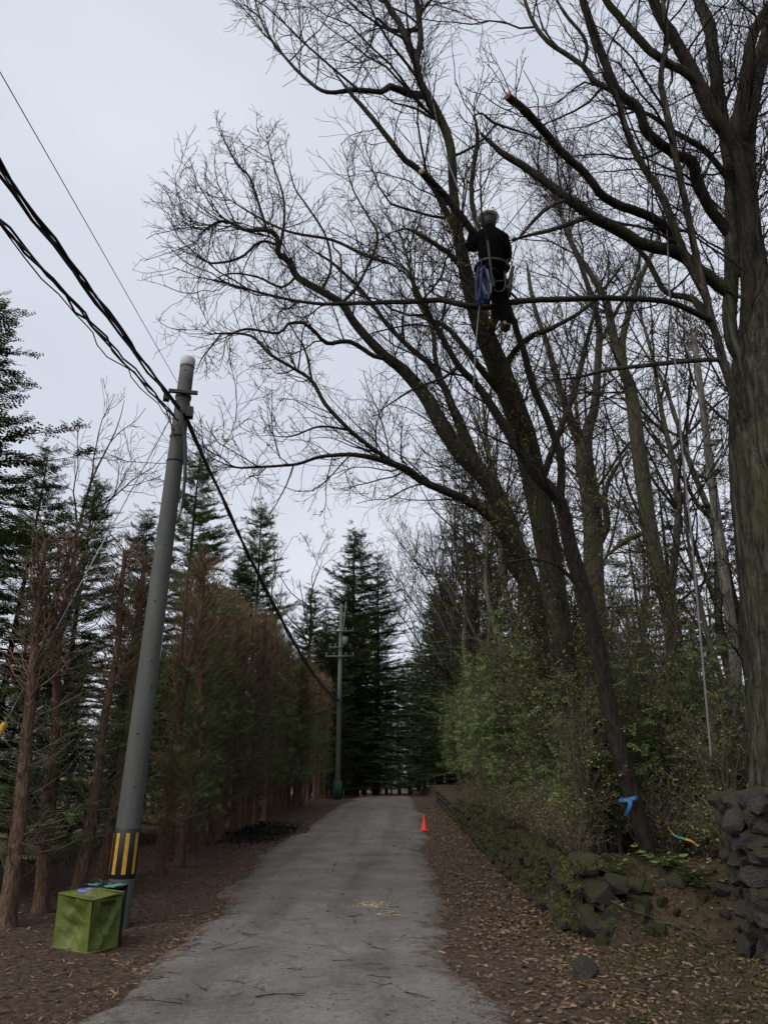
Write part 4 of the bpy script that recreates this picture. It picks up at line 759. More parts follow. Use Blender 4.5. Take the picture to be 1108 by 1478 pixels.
def bare_tree(seed, h=12.0, lean=0.08, buds=0.0, nl=11):
    rng = np.random.default_rng(seed); n = 26; zz = np.linspace(0,h,n)
    P = np.stack([lean*h*(zz/h)**1.6+0.28*np.sin(zz*0.55+seed)+0.08*np.sin(zz*1.7+seed), 0.28*np.cos(zz*0.5+seed), zz], -1); P[:,:2] -= P[0,:2]; R = np.interp(zz, [0,0.3,h*0.5,h], [0.17,0.115,0.075,0.010])
    tr = tube(MB(), P, R, 11, 0.06, seed=seed); p2, r2 = resample(P,R,26)
    a, ar = spawn(p2[None], r2[None], nl/h*1.4, rng, 10, (0.22,0.45), 5.5, 1.2, (22,50), (0,0,0.10), 0.12, 0.65, 0.010, 0.012, 0.28, 0.97)
    b, brd = spawn(a, ar, 2.6, rng, 7, (0.2,0.5), 2.2, 0.4, (28,60), (0,0,0.08), 0.17, 0.6, 0.007, 0.010, 0.15, 1.0)
    c, cr = spawn(np.concatenate([b]), brd, 3.8, rng, 5, (0.25,0.6), 0.9, 0.2, (28,60), (0,0,0.06), 0.18, 0.65, 0.006, 0.010, 0.1, 1.0)
    d, dr = spawn(c, cr, 4.2, rng, 3, (0.3,0.7), 0.45, 0.12, (30,60), (0,0,0.05), 0.18, 0.8, 0.005, 0.010, 0.15, 1.0)
    bm, tm = MB(), MB(); twig_tubes(bm, a, ar, 6); twig_tubes(tm, b, brd, 4); twig_tubes(tm, c, cr, 3); twig_tubes(tm, d, dr, 3)
    out = [('trunk', tr.mesh('trunk','bark_grey'), None), ('branches', bm.mesh('branches','bark_dark'), 'stuff'), ('twigs', tm.mesh('twigs','twig'), 'stuff')]
    if buds:
        e = c.reshape(-1,3); e = e[rng.random(len(e)) < buds]; e = np.repeat(e,4,0)+rng.normal(0,0.05,(len(e)*4,3)); m = MB(); scatter(m, LEAF_V, None, LEAF_T, e, bases(unit(rng.normal(0,1,e.shape)), rng), rng.uniform(0.05,0.10,len(e))); out.append(('young_leaves', m.mesh('young_leaves','leaf_bud', False), 'stuff'))
    return out
LEAN = [bare_tree(705, lean=0.30, nl=15, buds=0.03), bare_tree(706, lean=0.36, nl=14)]
BARE = [bare_tree(701), bare_tree(702, lean=-0.10), bare_tree(703, lean=0.15, buds=0.10), bare_tree(704, lean=0.02, buds=0.05, nl=15)]
def shrub(seed, h=2.2, w=1.1, mat='leaf_evergreen', leaf=0.06, n_st=16, dens=1.0, spray=False):
    rng = np.random.default_rng(seed); K = 9; az = rng.uniform(0,6.28,n_st); out_ = rng.uniform(0.15,1.0,n_st)*w; hh = h*rng.uniform(0.55,1.05,n_st); t = np.linspace(0,1,K)
    P = np.stack([np.cos(az)[:,None]*out_[:,None]*t[None]**1.3, np.sin(az)[:,None]*out_[:,None]*t[None]**1.3, hh[:,None]*(t[None]**0.9)], -1)+rng.normal(0,0.03,(n_st,K,3)); R = np.repeat(np.linspace(0.017,0.005,K)[None], n_st, 0)
    a, ar = spawn(P, R, 4.0, rng, 6, (0.2,0.5), 0.9, 0.2, (30,70), (0,0,0.05), 0.2, 0.7, 0.004, 0.010, 0.2, 1.0); b, brd = spawn(a, ar, 5.0, rng, 4, (0.3,0.7), 0.5, 0.1, (30,65), (0,0,0.03), 0.2, 0.7, 0.0035, 0.010, 0.15, 1.0)
    sm, fm = MB(), MB(); twig_tubes(sm, P, R, 5); twig_tubes(sm, a, ar, 3); twig_tubes(sm, b, brd, 3)
    e = np.concatenate([b.reshape(-1,3), a[:,2:].reshape(-1,3)]); k = rng.random(len(e)) < dens*(0.25+0.75*(wav(e[:,0]*2+e[:,1], e[:,2]*2+e[:,1], 1.3, seed) > -0.15)); e = np.repeat(e[k],3,0); e = e+rng.normal(0,0.04,e.shape)
    d = unit(rng.normal(0,1,e.shape)*np.array([1,1,0.45])+np.array([0,0,-0.1]))
    if spray: scatter(fm, SPRAYW_V, None, SPRAYW_T, e[::3], bases(d[::3], rng, (0,0,1), 0.4), rng.uniform(0.14,0.3,len(e[::3])))
    else: scatter(fm, LEAF_V*np.array([1.2,1,1]), None, LEAF_T, e, bases(d, rng, (0,0,1), 0.5), leaf*rng.uniform(0.6,1.5,len(e)))
    return [('stems', sm.mesh('stems','twig_pale'), 'stuff'), ('foliage', fm.mesh('foliage', mat, False), 'stuff')]
SHRUBS = [shrub(801, 3.2, 0.75, 'leaf_evergreen', 0.042, 18, 0.42), shrub(802, 3.6, 0.8, 'leaf_olive', 0.040, 18, 0.40), shrub(803, 2.8, 0.85, 'leaf_evergreen', 0.05, 18, 0.6), shrub(804, 3.2, 0.8, 'needles_mid', 0.05, 16, 0.5, spray=True), shrub(805, 3.4, 0.8, 'leaf_olive', 0.038, 18, 0.28), shrub(806, 3.0, 0.85, 'needles_mid', 0.06, 16, 0.65, spray=True)]
BRUSH = [shrub(811, 1.3, 1.0, 'leaf_olive', 0.035, 22, 0.35), shrub(812, 1.1, 0.9, 'leaf_dead', 0.04, 20, 0.2), shrub(813, 1.0, 0.8, 'leaf_evergreen', 0.04, 18, 0.6)]

# ---------------------------------------------------------------- left: the cut-back conifer row and what stands behind it
def left_side():
    rng = np.random.default_rng(91)
    near = [(8,1338),(58,1318),(112,1296),(142,1282),(232,1262),(258,1252)]
    row = [gpt(u, v)[:2] for u, v in near]
    y = row[-1][1]+0.9
    while y < 54: row.append(np.array([-4.75+rng.normal(0,0.12)+0.012*(y-18), y])); y += rng.uniform(0.55,0.8)*(1 if y < 32 else 1.35)
    for i, (x, y) in enumerate(row):
        lab = 'cut-back conifer with reddish bark, %s trunk from the left in the roadside row' % ORD[min(i, len(ORD)-1)]
        s = rng.uniform(0.92,1.0); place(HEDGE[rng.integers(0,6)], 'hedge_conifer', lab, 'tree', (x, y, float(ground(x,y))-0.03), rng.uniform(0,6.28), s, rng.uniform(0.94,1.02)*float(np.interp(y, [8,14,22], [0.74,0.86,1.0])), 'cut-back conifer row along the left verge', (rng.normal(0,0.018), rng.normal(0,0.018)))
    for i in range(0, 30):                     # denser conifers standing behind the row
        y = 11+i*1.9+rng.normal(0,0.4); x = -7.4-rng.random()*2.4-0.03*(y-9)
        place(DENSE[i % 3], 'dense_conifer', 'dark dense conifer behind the cut-back left row, %s from the near end' % ORD[i], 'tree', (x, y, float(ground(x,y))-0.03), rng.uniform(0,6.28), rng.uniform(0.85,1.1), rng.uniform(0.72,0.95), 'dense conifers behind the cut-back row')
    for i in range(22):
        y = 13+i*2.2+rng.normal(0,0.6); x = -10.5-rng.random()*4
        place(DENSE[(i+1) % 3], 'dense_conifer', 'dark conifer of the wood far behind the left row, %s from the near end' % ORD[i], 'tree', (x, y, float(ground(x,y))-0.03), rng.uniform(0,6.28), rng.uniform(0.9,1.3), rng.uniform(0.8,1.0), 'wood behind the dense conifers on the left')
    for i in range(26):
        y = 9+i*1.6; x = -7.2-rng.random()*7
        place(([SHRUBS[4]]+BRUSH)[i % 4], 'shrub', 'low olive brush growing behind the left trunks', 'shrub', (x, y, float(ground(x,y))), rng.uniform(0,6.28), rng.uniform(0.7,1.2), None, 'low brush behind the left trunks')
    def by_top(parts, u, v, Y, name, lab, h0=14.0, wide=1.0, base_u=None):
        t = PY(u, v, Y); x = t[0] if base_u is None else PY(base_u, v, Y)[0]; g = float(ground(x, Y)); s = (t[2]-g)/h0
        return place(parts, name, lab, 'tree', (x, Y, g-0.05), rng.uniform(0,6.28), s*wide, s)
    by_top(FIRS[0], 292, 640, 27, 'fir_tree', 'tall green fir seen just right of the utility pole top')
    by_top(FIRS[0], 378, 722, 33, 'fir_tree', 'pointed green fir with feathered tip left of the sagging cable')
    by_top(FIRS[1], 350, 800, 31, 'fir_tree', 'lower dark fir below the pointed one')
    by_top(FIRS[1], 450, 850, 46, 'fir_tree', 'dark fir behind the far utility pole, left side')
    by_top(FIRS[2], 470, 880, 52, 'fir_tree', 'small dark fir at the far end of the conifer row')
    by_top(FIRS[1], 512, 765, 56, 'fir_tree', 'tallest dark fir standing behind the far utility pole', wide=1.2)
    by_top(FIRS[2], 545, 800, 66, 'fir_tree', 'dark fir right of the tallest far fir', wide=1.2)
    by_top(FIRS[1], 215, 735, 20, 'fir_tree', 'fir crown behind the pole at mid height')
    by_top(FIRS[1], -22, 400, 11.5, 'fir_tree', 'near fir reaching in over the left edge with drooping sprays', wide=1.25)
    by_top(FIRS[2], 70, 640, 15.5, 'fir_tree', 'dark fir rising behind the leftmost trunks')
    by_top(FIRS[1], 140, 690, 19, 'fir_tree', 'fir crown between the left edge and the pole')
    by_top(BARE[1], 140, 560, 24, 'bare_tree', 'thin bare treetop showing above the left conifers', 12.0, 0.8)
    by_top(BARE[0], 425, 790, 60, 'bare_tree', 'bare tree in the gap between the left firs', 12.0)
    by_top(BARE[3], 455, 800, 70, 'bare_tree', 'pale bare tree in the gap over the far pole', 12.0, 1.2)
    for i, (x, y, k, s, w) in enumerate([(-4.6,48,1,0.75,1.2),(-4.2,57,2,0.95,1.2),(-4.4,66,1,1.3,1.0),(-4.0,76,2,1.4,1.0),(4.6,46,1,0.62,1.0),(5.6,41,2,0.8,1.0),(4.2,55,2,0.9,1.1),(4.3,64,1,1.25,1.0),(3.9,74,2,1.4,1.0),(4.2,84,1,1.5,1.0),(-3.8,88,1,1.5,1.0),(2.6,104,1,1.3,1.1),(-3.2,108,2,1.2,1.2),(1.6,122,1,1.5,1.2),(3.8,118,2,1.5,1.1),(0.0,134,1,1.6,1.2),(-2.0,126,1,1.5,1.1),(6.0,124,1,1.5,1.1)]):
        place(FIRS[k], 'fir_tree', 'dark low fir leaning over the road at the tunnel mouth', 'tree', (x, y, float(ground(x,y))-0.05), rng.uniform(0,6.28), s*w, s, group='firs at the tunnel mouth')
    for i, (x, y, s, rz) in enumerate([(4.0,29,0.82,3.0),(4.4,35,0.95,3.3),(4.2,41,1.0,2.9),(4.6,48,1.15,3.2),(4.4,55,1.2,3.05),(4.8,64,1.35,3.3),(-6.6,58,1.15,0.2),(-6.4,68,1.3,-0.1),(4.6,74,1.4,3.0),(5.4,38,1.1,2.6)]):
        place(LEAN[i % 2], 'bare_tree', 'bare tree arching over the far road, %s of the arching row' % ORD[i], 'tree', (x, y, float(ground(x,y))-0.05), rz, s, None, 'bare trees arching over the far road')
    # far avenue closing over the road
    for i, (x, y, k, s) in enumerate([(-5.2,66,1,1.0),(5.6,64,1,0.9),(-5.6,74,2,1.1),(5.5,78,2,1.0),(-6,84,1,1.0),(6.3,90,1,1.0),(-5,98,2,0.9),(5.2,104,2,0.8),(9,72,1,1.0),(-9,90,1,1.1),(10,98,2,1.1)]):
        place(FIRS[k], 'fir_tree', 'dark fir of the far avenue closing over the road', 'tree', (x, y, float(ground(x,y))-0.05), rng.uniform(0,6.28), s*1.35, s*0.95, 'far avenue firs')
    for i in range(26):
        x = rng.uniform(-26,26); y = rng.uniform(112,150)
        if abs(x) < 2.2: x += 5
        place(BARE[i % 4] if i % 2 else FIRS[i % 3], 'far_tree', 'distant tree closing the view at the end of the road', 'tree', (x, y, float(ground(x,y))-0.1), rng.uniform(0,6.28), rng.uniform(0.8,1.3), None, 'distant trees at the end of the road')
    place(SHRUBS[1], 'olive_shrub', 'yellow green bush at the far end of the road tunnel', 'shrub', (-2.4, 74, float(ground(-2.4,74))), 0, 2.0, 1.6)
    place(SHRUBS[1], 'olive_shrub', 'second yellow green bush behind the first at the road end', 'shrub', (-1.2, 128, float(ground(-1.2,128))), 2, 2.6, 2.2)
left_side()

# ---------------------------------------------------------------- right: woods, pines and understorey
def right_side():
    rng = np.random.default_rng(92)
    def top(parts, u, v, Y, name, lab, h0=14.0, wide=1.0):
        t = PY(u, v, Y); x = max(t[0], 3.4+0.02*Y); g = float(ground(x, Y)); s = (t[2]-g)/h0; return place(parts, name, lab, 'tree', (x, Y, g-0.05), rng.uniform(0,6.28), s*wide, s)
    for u, v, Y, lab in [(590,690,38,'sparse dark pine left of the spreading oak trunk'),(640,670,44,'flat layered pine right behind the spreading oak limb'),(700,700,36,'dark pine behind the climbed oak trunk'),(940,640,27,'dark layered pine between the two upright trees'),(1015,600,24,'large layered pine behind the hanging rope'),(1075,650,30,'layered pine hidden behind the great oak'),(900,720,40,'far layered pine in the gap of the right wood'),(560,740,58,'far pine over the road bend')]:
        top(PINES[rng.integers(0,2)], u, v, Y, 'pine_tree', lab)
    spots = [(570,760,46),(600,720,30),(625,690,33),(660,640,27),(690,600,24),(720,560,30),(760,480,26),(800,430,22),(880,420,24),(960,430,27),(1050,300,26),(610,800,40),(650,760,48),(560,820,70),(980,330,36),(1120,250,30),(540,850,80),(480,905,0)]
    for i, (u, v, Y) in enumerate(spots[:-1]):
        top(BARE[i % 4], u, v, Y, 'bare_tree', 'bare tree of the right wood, %s counted from the road inwards' % ORD[int(np.argsort(np.argsort([s[0] for s in spots[:-1]]))[i])], 12.0, 1.0)['group'] = 'bare trees of the right wood'
    for i in range(20):
        y = 11.8+i*0.75+rng.normal(0,0.3); x = 2.9+rng.random()*(2.5+0.25*i); s = rng.uniform(0.42,0.62)
        place(BARE[[2,3][i % 2]], 'sapling', 'thin budding sapling in the right thicket, %s from the near end' % ORD[i], 'tree', (x, y, float(ground(x,y))-0.03), rng.uniform(0,6.28), s, None, 'budding saplings in the right thicket')
    # understorey: big leafy shrubs behind the wall
    sh = []
    for y in np.arange(11.2, 40, 0.55): sh.append((WALLX+0.62+rng.uniform(0,0.5)+0.012*y, y+rng.normal(0,0.2), rng.uniform(0.6,0.85) if y < 12.5 else rng.uniform(0.9,1.2)))
    for y in np.arange(10.6, 34, 0.6): sh.append((WALLX+1.7+rng.uniform(0,1.2), y+rng.normal(0,0.3), rng.uniform(0.55,0.8) if y < 12 else rng.uniform(0.95,1.3)))
    for y in np.arange(10.9, 26, 0.75): sh.append((4.6+rng.uniform(0,1.8), y+rng.normal(0,0.4), rng.uniform(0.45,0.65) if y < 13 else rng.uniform(0.6,0.95)))
    for y in np.arange(11.5, 26, 0.9): sh.append((6.6+rng.uniform(0,2.6), y+rng.normal(0,0.4), rng.uniform(0.45,0.8)))
    for y in np.arange(13, 30, 1.6): sh.append((9.2+rng.uniform(0,4.0), y, rng.uniform(0.5,0.9)))
    for u, Y, sc in [(650,14.5,1.0),(668,13.2,1.0),(690,12.2,0.98),(712,11.6,0.95),(735,11.0,0.92),(755,10.6,0.9),(775,10.9,0.95),(795,10.4,0.85),(815,10.7,0.9),(838,10.5,0.75),(855,11.2,0.85),(720,10.9,0.8),(760,11.4,1.0),(700,13,1.1),(800,11.3,1.0),(985,11.4,0.7),(1015,11.8,0.8),(1040,12.4,0.8)]:
        sh.append((PY(u, 1100, Y)[0], Y, sc))
    def clear(x, y):                           # keep the foot of the ribbon tree in view
        d = np.array([x, y, 1.2])-C0; u = CU+FPX*(d@R_)/(d@F_); return not (y < 10.45 and 835 < u < 1010)
    sh = [q for q in sh if clear(q[0], q[1]) and q[0] > WALLX+0.45]; sh.sort(key=lambda q: q[1]); seen = [0]*6
    for i, (x, y, s) in enumerate(sh):
        k = int(rng.choice(6, p=[0.22,0.22,0.1,0.2,0.2,0.06] if y < 20 else [1/6]*6)); kind = ['glossy green shrub','olive leaved shrub','broad dark green shrub','feathery green conifer shrub','thin olive shrub','dark feathery conifer shrub'][k]
        seen[k] += 1; place(SHRUBS[k], 'understorey_shrub', '%s %s from the near end of the thicket behind the right wall' % (ORD[min(seen[k]-1,58)], kind), 'shrub', (x, y, float(ground(x,y))-0.05), rng.uniform(0,6.28), s, s*rng.uniform(0.9,1.2), 'understorey thicket behind the right wall')
    for i in range(59):
        y = 9.5+13*((i+rng.random())/60)**1.5; x = WALLX+0.35+rng.random()**1.3*4.6
        if not clear(x, y): continue
        place(BRUSH[rng.integers(0,3)], 'brush', 'dry twiggy brush on the bank top, %s clump counted from the wall end' % ORD[min(i,58)], 'shrub', (x, y, float(ground(x,y))-0.03), rng.uniform(0,6.28), rng.uniform(0.6,1.0), None, 'twiggy brush along the bank top')
    for i in range(40):
        y = 9.35+17*((i+rng.random())/40)**1.3; x = WALLX+0.16+rng.random()*0.4; s = rng.uniform(0.45,0.75)
        if not clear(x, y): continue
        place(BRUSH[[0,2,0,1][i % 4]], 'brush', 'olive brown brush hanging over the wall top, %s from the near end' % ORD[i], 'shrub', (x, y, float(gz(y))+0.64), rng.uniform(0,6.28), s, None, 'brush along the wall top')
    for i in range(44):
        x = rng.uniform(8,34); y = rng.uniform(22,60); k = i % 6
        place(SHRUBS[k], 'shrub', 'shrub deep in the right wood', 'shrub', (x, y, float(ground(x,y))-0.05), rng.uniform(0,6.28), rng.uniform(0.5,0.95), None, 'shrubs deep in the right wood')
right_side()

# ---------------------------------------------------------------- utility poles and wires
def catenary(a, b, sag, n=26, rng=None, j=0.0):
    t = np.linspace(0,1,n)[:,None]; p = np.asarray(a)*(1-t)+np.asarray(b)*t; p[:,2] -= 4*sag*(t*(1-t))[:,0]
    if rng is not None: p[1:-1] += rng.normal(0, j, (n-2,3))
    return p
POLE = gpt(167, 1338)
def near_pole():
    b = POLE; top = PY(272, 517, b[1]+0.02); H = top[2]-b[2]; r0, r1 = 0.155, 0.105
    p = empty('utility_pole', (b[0], b[1], b[2])); tag(p, 'grey concrete utility pole beside the green bag, cables near its top', 'utility pole')
    d = np.array([top[0]-b[0], top[1]-b[1], H])
    at = lambda z: d*(z/H)
    rad = lambda z: r0+(r1-r0)*z/H
    zz = np.linspace(-0.1, H-0.13, 30); tube(m := MB(), np.array([at(z) for z in zz]), [rad(z) for z in zz], 28); m.build('shaft', 'concrete', p)
    tube(m := MB(), np.array([at(H-0.16), at(H-0.15), at(H-0.03), at(H)]), [r1+0.001, r1+0.007, r1+0.007, r1-0.006], 28, cap0=True); m.build('cap', 'white_paint', p)
    tube(m := MB(), np.array([at(H-0.185), at(H-0.16)]), [r1+0.004]*2, 28); m.build('cap_seal', 'black_rubber', p)
    # warning band with three yellow bars facing the road
    za = PY(175, 1267, b[1])[2]-b[2]; zb = PY(182, 1195, b[1])[2]-b[2]
    band = tube(MB(), np.array([at(za), at(za+0.004), at(zb-0.004), at(zb)]), [rad(za)+0.002, rad(za)+0.006, rad(zb)+0.006, rad(zb)+0.002], 28).build('warning_band', 'black_rubber', p)
    face = math.atan2(-b[1], -b[0])           # towards the lens side of the road
    for k, off in enumerate((-0.72, 0.06, 0.84, 1.62, -1.5, 2.4, 3.18)):
        m = MB(); z0, z1 = za+0.05, zb-0.05; seg = 5; w = 0.30; V = []
        for z in (z0, z1):
            for i in range(seg): a = face+off+w*(i/(seg-1)-0.5); V.append(at(z)+np.array([math.cos(a), math.sin(a), 0])*(rad(z)+0.0095))
        m.add(np.array(V), [(i,i+1,seg+i+1,seg+i) for i in range(seg-1)]); m.build('yellow_bar', 'yellow_band', band)
    for k, (v, t) in enumerate(((575, 0.05), (632, 0.02), (667, 0.02))):
        z = PY(260, v, b[1])[2]-b[2]; tube(m := MB(), np.array([at(z), at(z+0.002), at(z+t), at(z+t+0.002)]), [rad(z)+.002, rad(z)+0.010, rad(z)+0.010, rad(z)+.002], 24); m.build('steel_band', 'black_rubber', p)
        if k == 0:
            box(MB(), at(z)+np.array([0.05,-0.18,0.02]), (0.42,0.05,0.05), 0.2).build('bracket', 'black_rubber', p, False)
            box(MB(), at(z)+np.array([-0.2,-0.16,-0.05]), (0.09,0.1,0.12), 0.4).build('cable_clamp', 'black_rubber', p, False); box(MB(), at(z)+np.array([0.16,-0.12,-0.3]), (0.1,0.12,0.16), 0.2).build('cable_clamp', 'black_rubber', p, False)
    for v in (538, 870, 790, 955, 992, 1135, 1060):
        u = 167+(272-167)*(1338-v)/(1338-517); z = PY(u, v, b[1])[2]-b[2]; a = face+random.Random(v).uniform(-0.5,0.5); c = at(z)+np.array([math.cos(a), math.sin(a), 0])*rad(z)
        tube(m := MB(), np.array([c-0.01*np.array([math.cos(a),math.sin(a),0]), c+0.006*np.array([math.cos(a),math.sin(a),0])]), [0.012,0.011], 8); m.build('step_bolt_hole', 'black_rubber', p)
    z0, z1 = PY(226,950,b[1])[2]-b[2], PY(231,912,b[1])[2]-b[2]; V = []
    for z in (z0, z1):
        for i in range(3): a = face+1.12+0.12*i; V.append(at(z)+np.array([math.cos(a), math.sin(a), 0])*(rad(z)+0.004))
    MB().add(np.array(V), [(0,1,4,3),(1,2,5,4)]).build('pale_strip', 'white_paint', p)
    return at, b, H
at_, PB, PH = near_pole()
def wires():
    rng = np.random.default_rng(5); b = np.array(PB)
    hub = PY(262, 592, b[1]-0.2)
    # bundle leaving over the viewer's left shoulder
    def bundle(name, lab, pts_list, r, wig=0.02):
        root = empty(name, tuple(pts_list[0][0])); tag(root, lab, 'cable')
        for k, (a, c, sag, rr) in enumerate(pts_list):
            p = catenary(a, c, sag, 40, rng, wig); p, _ = catmull(p, np.ones(len(p)), 0.25); wbuild(tube(MB(), p, rr, 6), 'cable', 'cable_black', root)
        return root
    zc = hub[2]
    e1 = PY(0, 213, 4.6); e2 = PY(0, 268, 4.6)
    def extend(a, e, k): return a+(e-a)*k
    L1 = [(hub+rng.normal(0,0.03,3), extend(hub, e1, 2.6)+rng.normal(0,0.03,3), 0.12+0.02*i, 0.016 if i < 3 else 0.009) for i in range(4)]
    L2 = [(hub+np.array([-0.05,0,-0.12])+rng.normal(0,0.03,3), extend(hub, e2+np.array([0,0,0.06*i-0.1]), 2.6)+rng.normal(0,0.05,3), 0.05+0.05*i, 0.012 if i < 3 else 0.007) for i in range(4)]
    bundle('cable_bundle', 'thick upper bundle of black cables running from the pole to the upper left', L1, 0.016, 0.012)
    bundle('cable_bundle', 'loose lower bundle of twisted black cables running to the left edge', L2, 0.012, 0.025)
    far = PY(489, 1012, 43.0)
    L3 = [(hub+rng.normal(0,0.03,3)+np.array([0.03,0.1,-0.05]), far+rng.normal(0,0.08,3), 0.75+0.05*rng.random(), 0.024 if i < 2 else 0.013) for i in range(5)]
    bundle('cable_bundle', 'sagging thick black cable bundle from the near pole to the far pole', L3, 0.02, 0.012)
    # thin wire passing behind
    a = PY(0, 103, 5.0); c = PY(366, 745, 24.0); c = a+(c-a)*1.0
    m = tube(MB(), catenary(a+(a-c)*0.25, c, 0.0, 12), 0.0055, 5); tag(m.build('thin_wire', 'cable_black'), 'single thin wire crossing the sky behind the near pole', 'wire')
    # slack loops and drop cable on the pole
    loops = empty('drop_cable', tuple(hub)); tag(loops, 'drooping drop cable and slack loop hanging down the near pole', 'cable')
    for px, w in (([(262,592),(268,640),(267,690),(262,735)],0.022),([(245,598),(250,625),(262,648),(268,655)],0.008),([(240,590),(244,605),(252,622)],0.012),([(262,600),(266,650),(266,700)],0.015)):
        P = np.array([PY(u, v, b[1]-0.25) for u, v in px]); P, _ = catmull(P, np.ones(len(P)), 0.06); wbuild(tube(MB(), P, w, 6), 'cable', 'cable_black', loops)
    P = np.array([PY(u, v, b[1]-0.25) for u, v in ((263,720),(260,740),(257,752))]); wbuild(tube(MB(), P, [0.02,0.025,0.02], 8), 'conduit', 'galvanised', loops)
    # guy wire with yellow guard
    s = PY(246, 604, b[1]-0.1); g = gpt(-150, 1335)
    root = empty('guy_wire', tuple(g)); tag(root, 'taut guy wire slanting down to the left edge with a yellow guard', 'guy wire')
    wbuild(tube(MB(), np.array([g, (g+s)/2, s]), 0.008, 6), 'strand', 'galvanised', root)
    d = s-g; t1 = 0.0; q = PY(6, 1050, 0.5*(g[1]+s[1]))
    ks = np.linspace(0,1,2000); dv = g+ks[:,None]*d-C0; dd = dv@F_; uu = CU+FPX*(dv@R_)/dd; t1 = ks[int(np.argmin(np.abs(uu-9)))]
    wbuild(tube(MB(), np.array([g+d*(t1*0.35), g+d*(t1*0.97), g+d*(t1*0.995), g+d*t1]), [0.045,0.045,0.04,0.02], 14), 'guard', 'yellow_plastic', root)
wires()
def far_pole():
    Y = 43.0; t = PY(505, 872, Y); x = PY(487, 1142, Y)[0]; g = float(ground(x, Y)); H = t[2]-g
    p = empty('utility_pole', (x, Y, g)); tag(p, 'far utility pole with crossarms and green painted foot', 'utility pole')
    tube(MB(), np.array([(0,0,-0.1),(0,0,H/2),(0,0,H)]), [0.15,0.125,0.09], 14).build('shaft', 'concrete', p)
    tube(MB(), np.array([(0,0,0.02),(0,0,0.05),(0,0,0.95),(0,0,0.98)]), [0.18,0.24,0.24,0.17], 14).build('green_guard', 'green_paint', p)
    for k, (v, w) in enumerate(((912,1.6),(935,1.3),(948,1.7))):
        z = PY(500, v, Y)[2]-g; arm = box(MB(), (0,-0.2,z), (w,0.07,0.07)).build('crossarm', 'dull_steel', p)
        for xx in (-0.45,-0.2,0.2,0.45): lathe(MB(), [(0.0,0.05),(0.05,0.06),(0.06,0.12),(0.03,0.16),(0.05,0.2),(0.0,0.24)], (xx*w,-0.2,z), 10).build('insulator', 'concrete', arm)
    z = PY(500, 925, Y)[2]-g; box(MB(), (0.3,-0.3,z-0.1), (0.3,0.3,0.55)).build('switch_box', 'dull_steel', p)
    tube(MB(), np.array([(0.15,-0.2,PY(500,912,Y)[2]-g),(0.3,-0.2,H+0.1)]), 0.04, 8).build('brace', 'dull_steel', p)
far_pole()

# ---------------------------------------------------------------- things on the ground
def cloth_box(name, label, c, w, dp, h, rz, mat, seed, top=True):
    rng = np.random.default_rng(seed); root = empty(name, c, rz); tag(root, label, 'bag'); n = 27
    def panel(o, ex, ey, nrm, nm, m=mat):
        a, b = np.meshgrid(np.linspace(0,1,n), np.linspace(0,1,n)); V = np.array(o)+a[...,None]*np.array(ex)+b[...,None]*np.array(ey)
        bul = np.sin(a*math.pi)*np.sin(b*math.pi)*0.03*rng.uniform(-0.6,0.8) - 0.045*np.abs(np.sin((a*1.2-b*1.0+rng.uniform(0,1))*3.1))*np.sin(a*math.pi)*np.sin(b*math.pi) + 0.02*wav(a*4+2*b,b*5,1.5,seed+nrm[0])*np.sin(a*math.pi)*np.sin(b*math.pi)
        for _ in range(4):                     # sharp fold lines
            c0, c1 = rng.uniform(0.1,0.9), rng.uniform(-0.8,0.8); bul = bul + rng.choice([-1,1])*0.016*np.exp(-((a-c0-c1*(b-0.5))/0.07)**2)*np.sin(a*math.pi)**0.5*np.sin(b*math.pi)**0.5
        V = V+bul[...,None]*np.array(nrm); i = np.arange(n-1)[:,None]*n; j = np.arange(n-1)[None]
        return MB().add(V.reshape(-1,3), np.stack([i+j,i+j+1,i+n+j+1,i+n+j],-1).reshape(-1,4)).build(nm, m, root)
    x, y = w/2, dp/2; k = 0.95
    B = [(-x*k,-y*k,0.01),(x*k,-y*k,0.01),(x*k,y*k,0.01),(-x*k,y*k,0.01)]; T = [(-x*0.97,-y,h*0.97),(x*1.02,-y*1.03,h*0.93),(x,y,h*0.99),(-x,y*0.97,h)]
    sides = []
    for i in range(4):
        j = (i+1) % 4; a, b_, cc = np.array(B[i]), np.array(B[j]), np.array(T[i]); nrm = unit(np.cross(b_-a, cc-a)); sides.append(panel(a, b_-a, cc-a, nrm, 'side_panel'))
    if top: panel(T[0], np.array(T[1])-np.array(T[0]), np.array(T[3])-np.array(T[0]), (0,0,-1), 'lid')
    for i in range(4):
        tube(MB(), np.array([T[i], T[(i+1) % 4]]), 0.009, 6, cap0=True).build('rim', mat, root); tube(MB(), np.array([B[i], B[(i+1) % 4]]), 0.008, 6, cap0=True).build('hem', mat, root)
    return root, sides
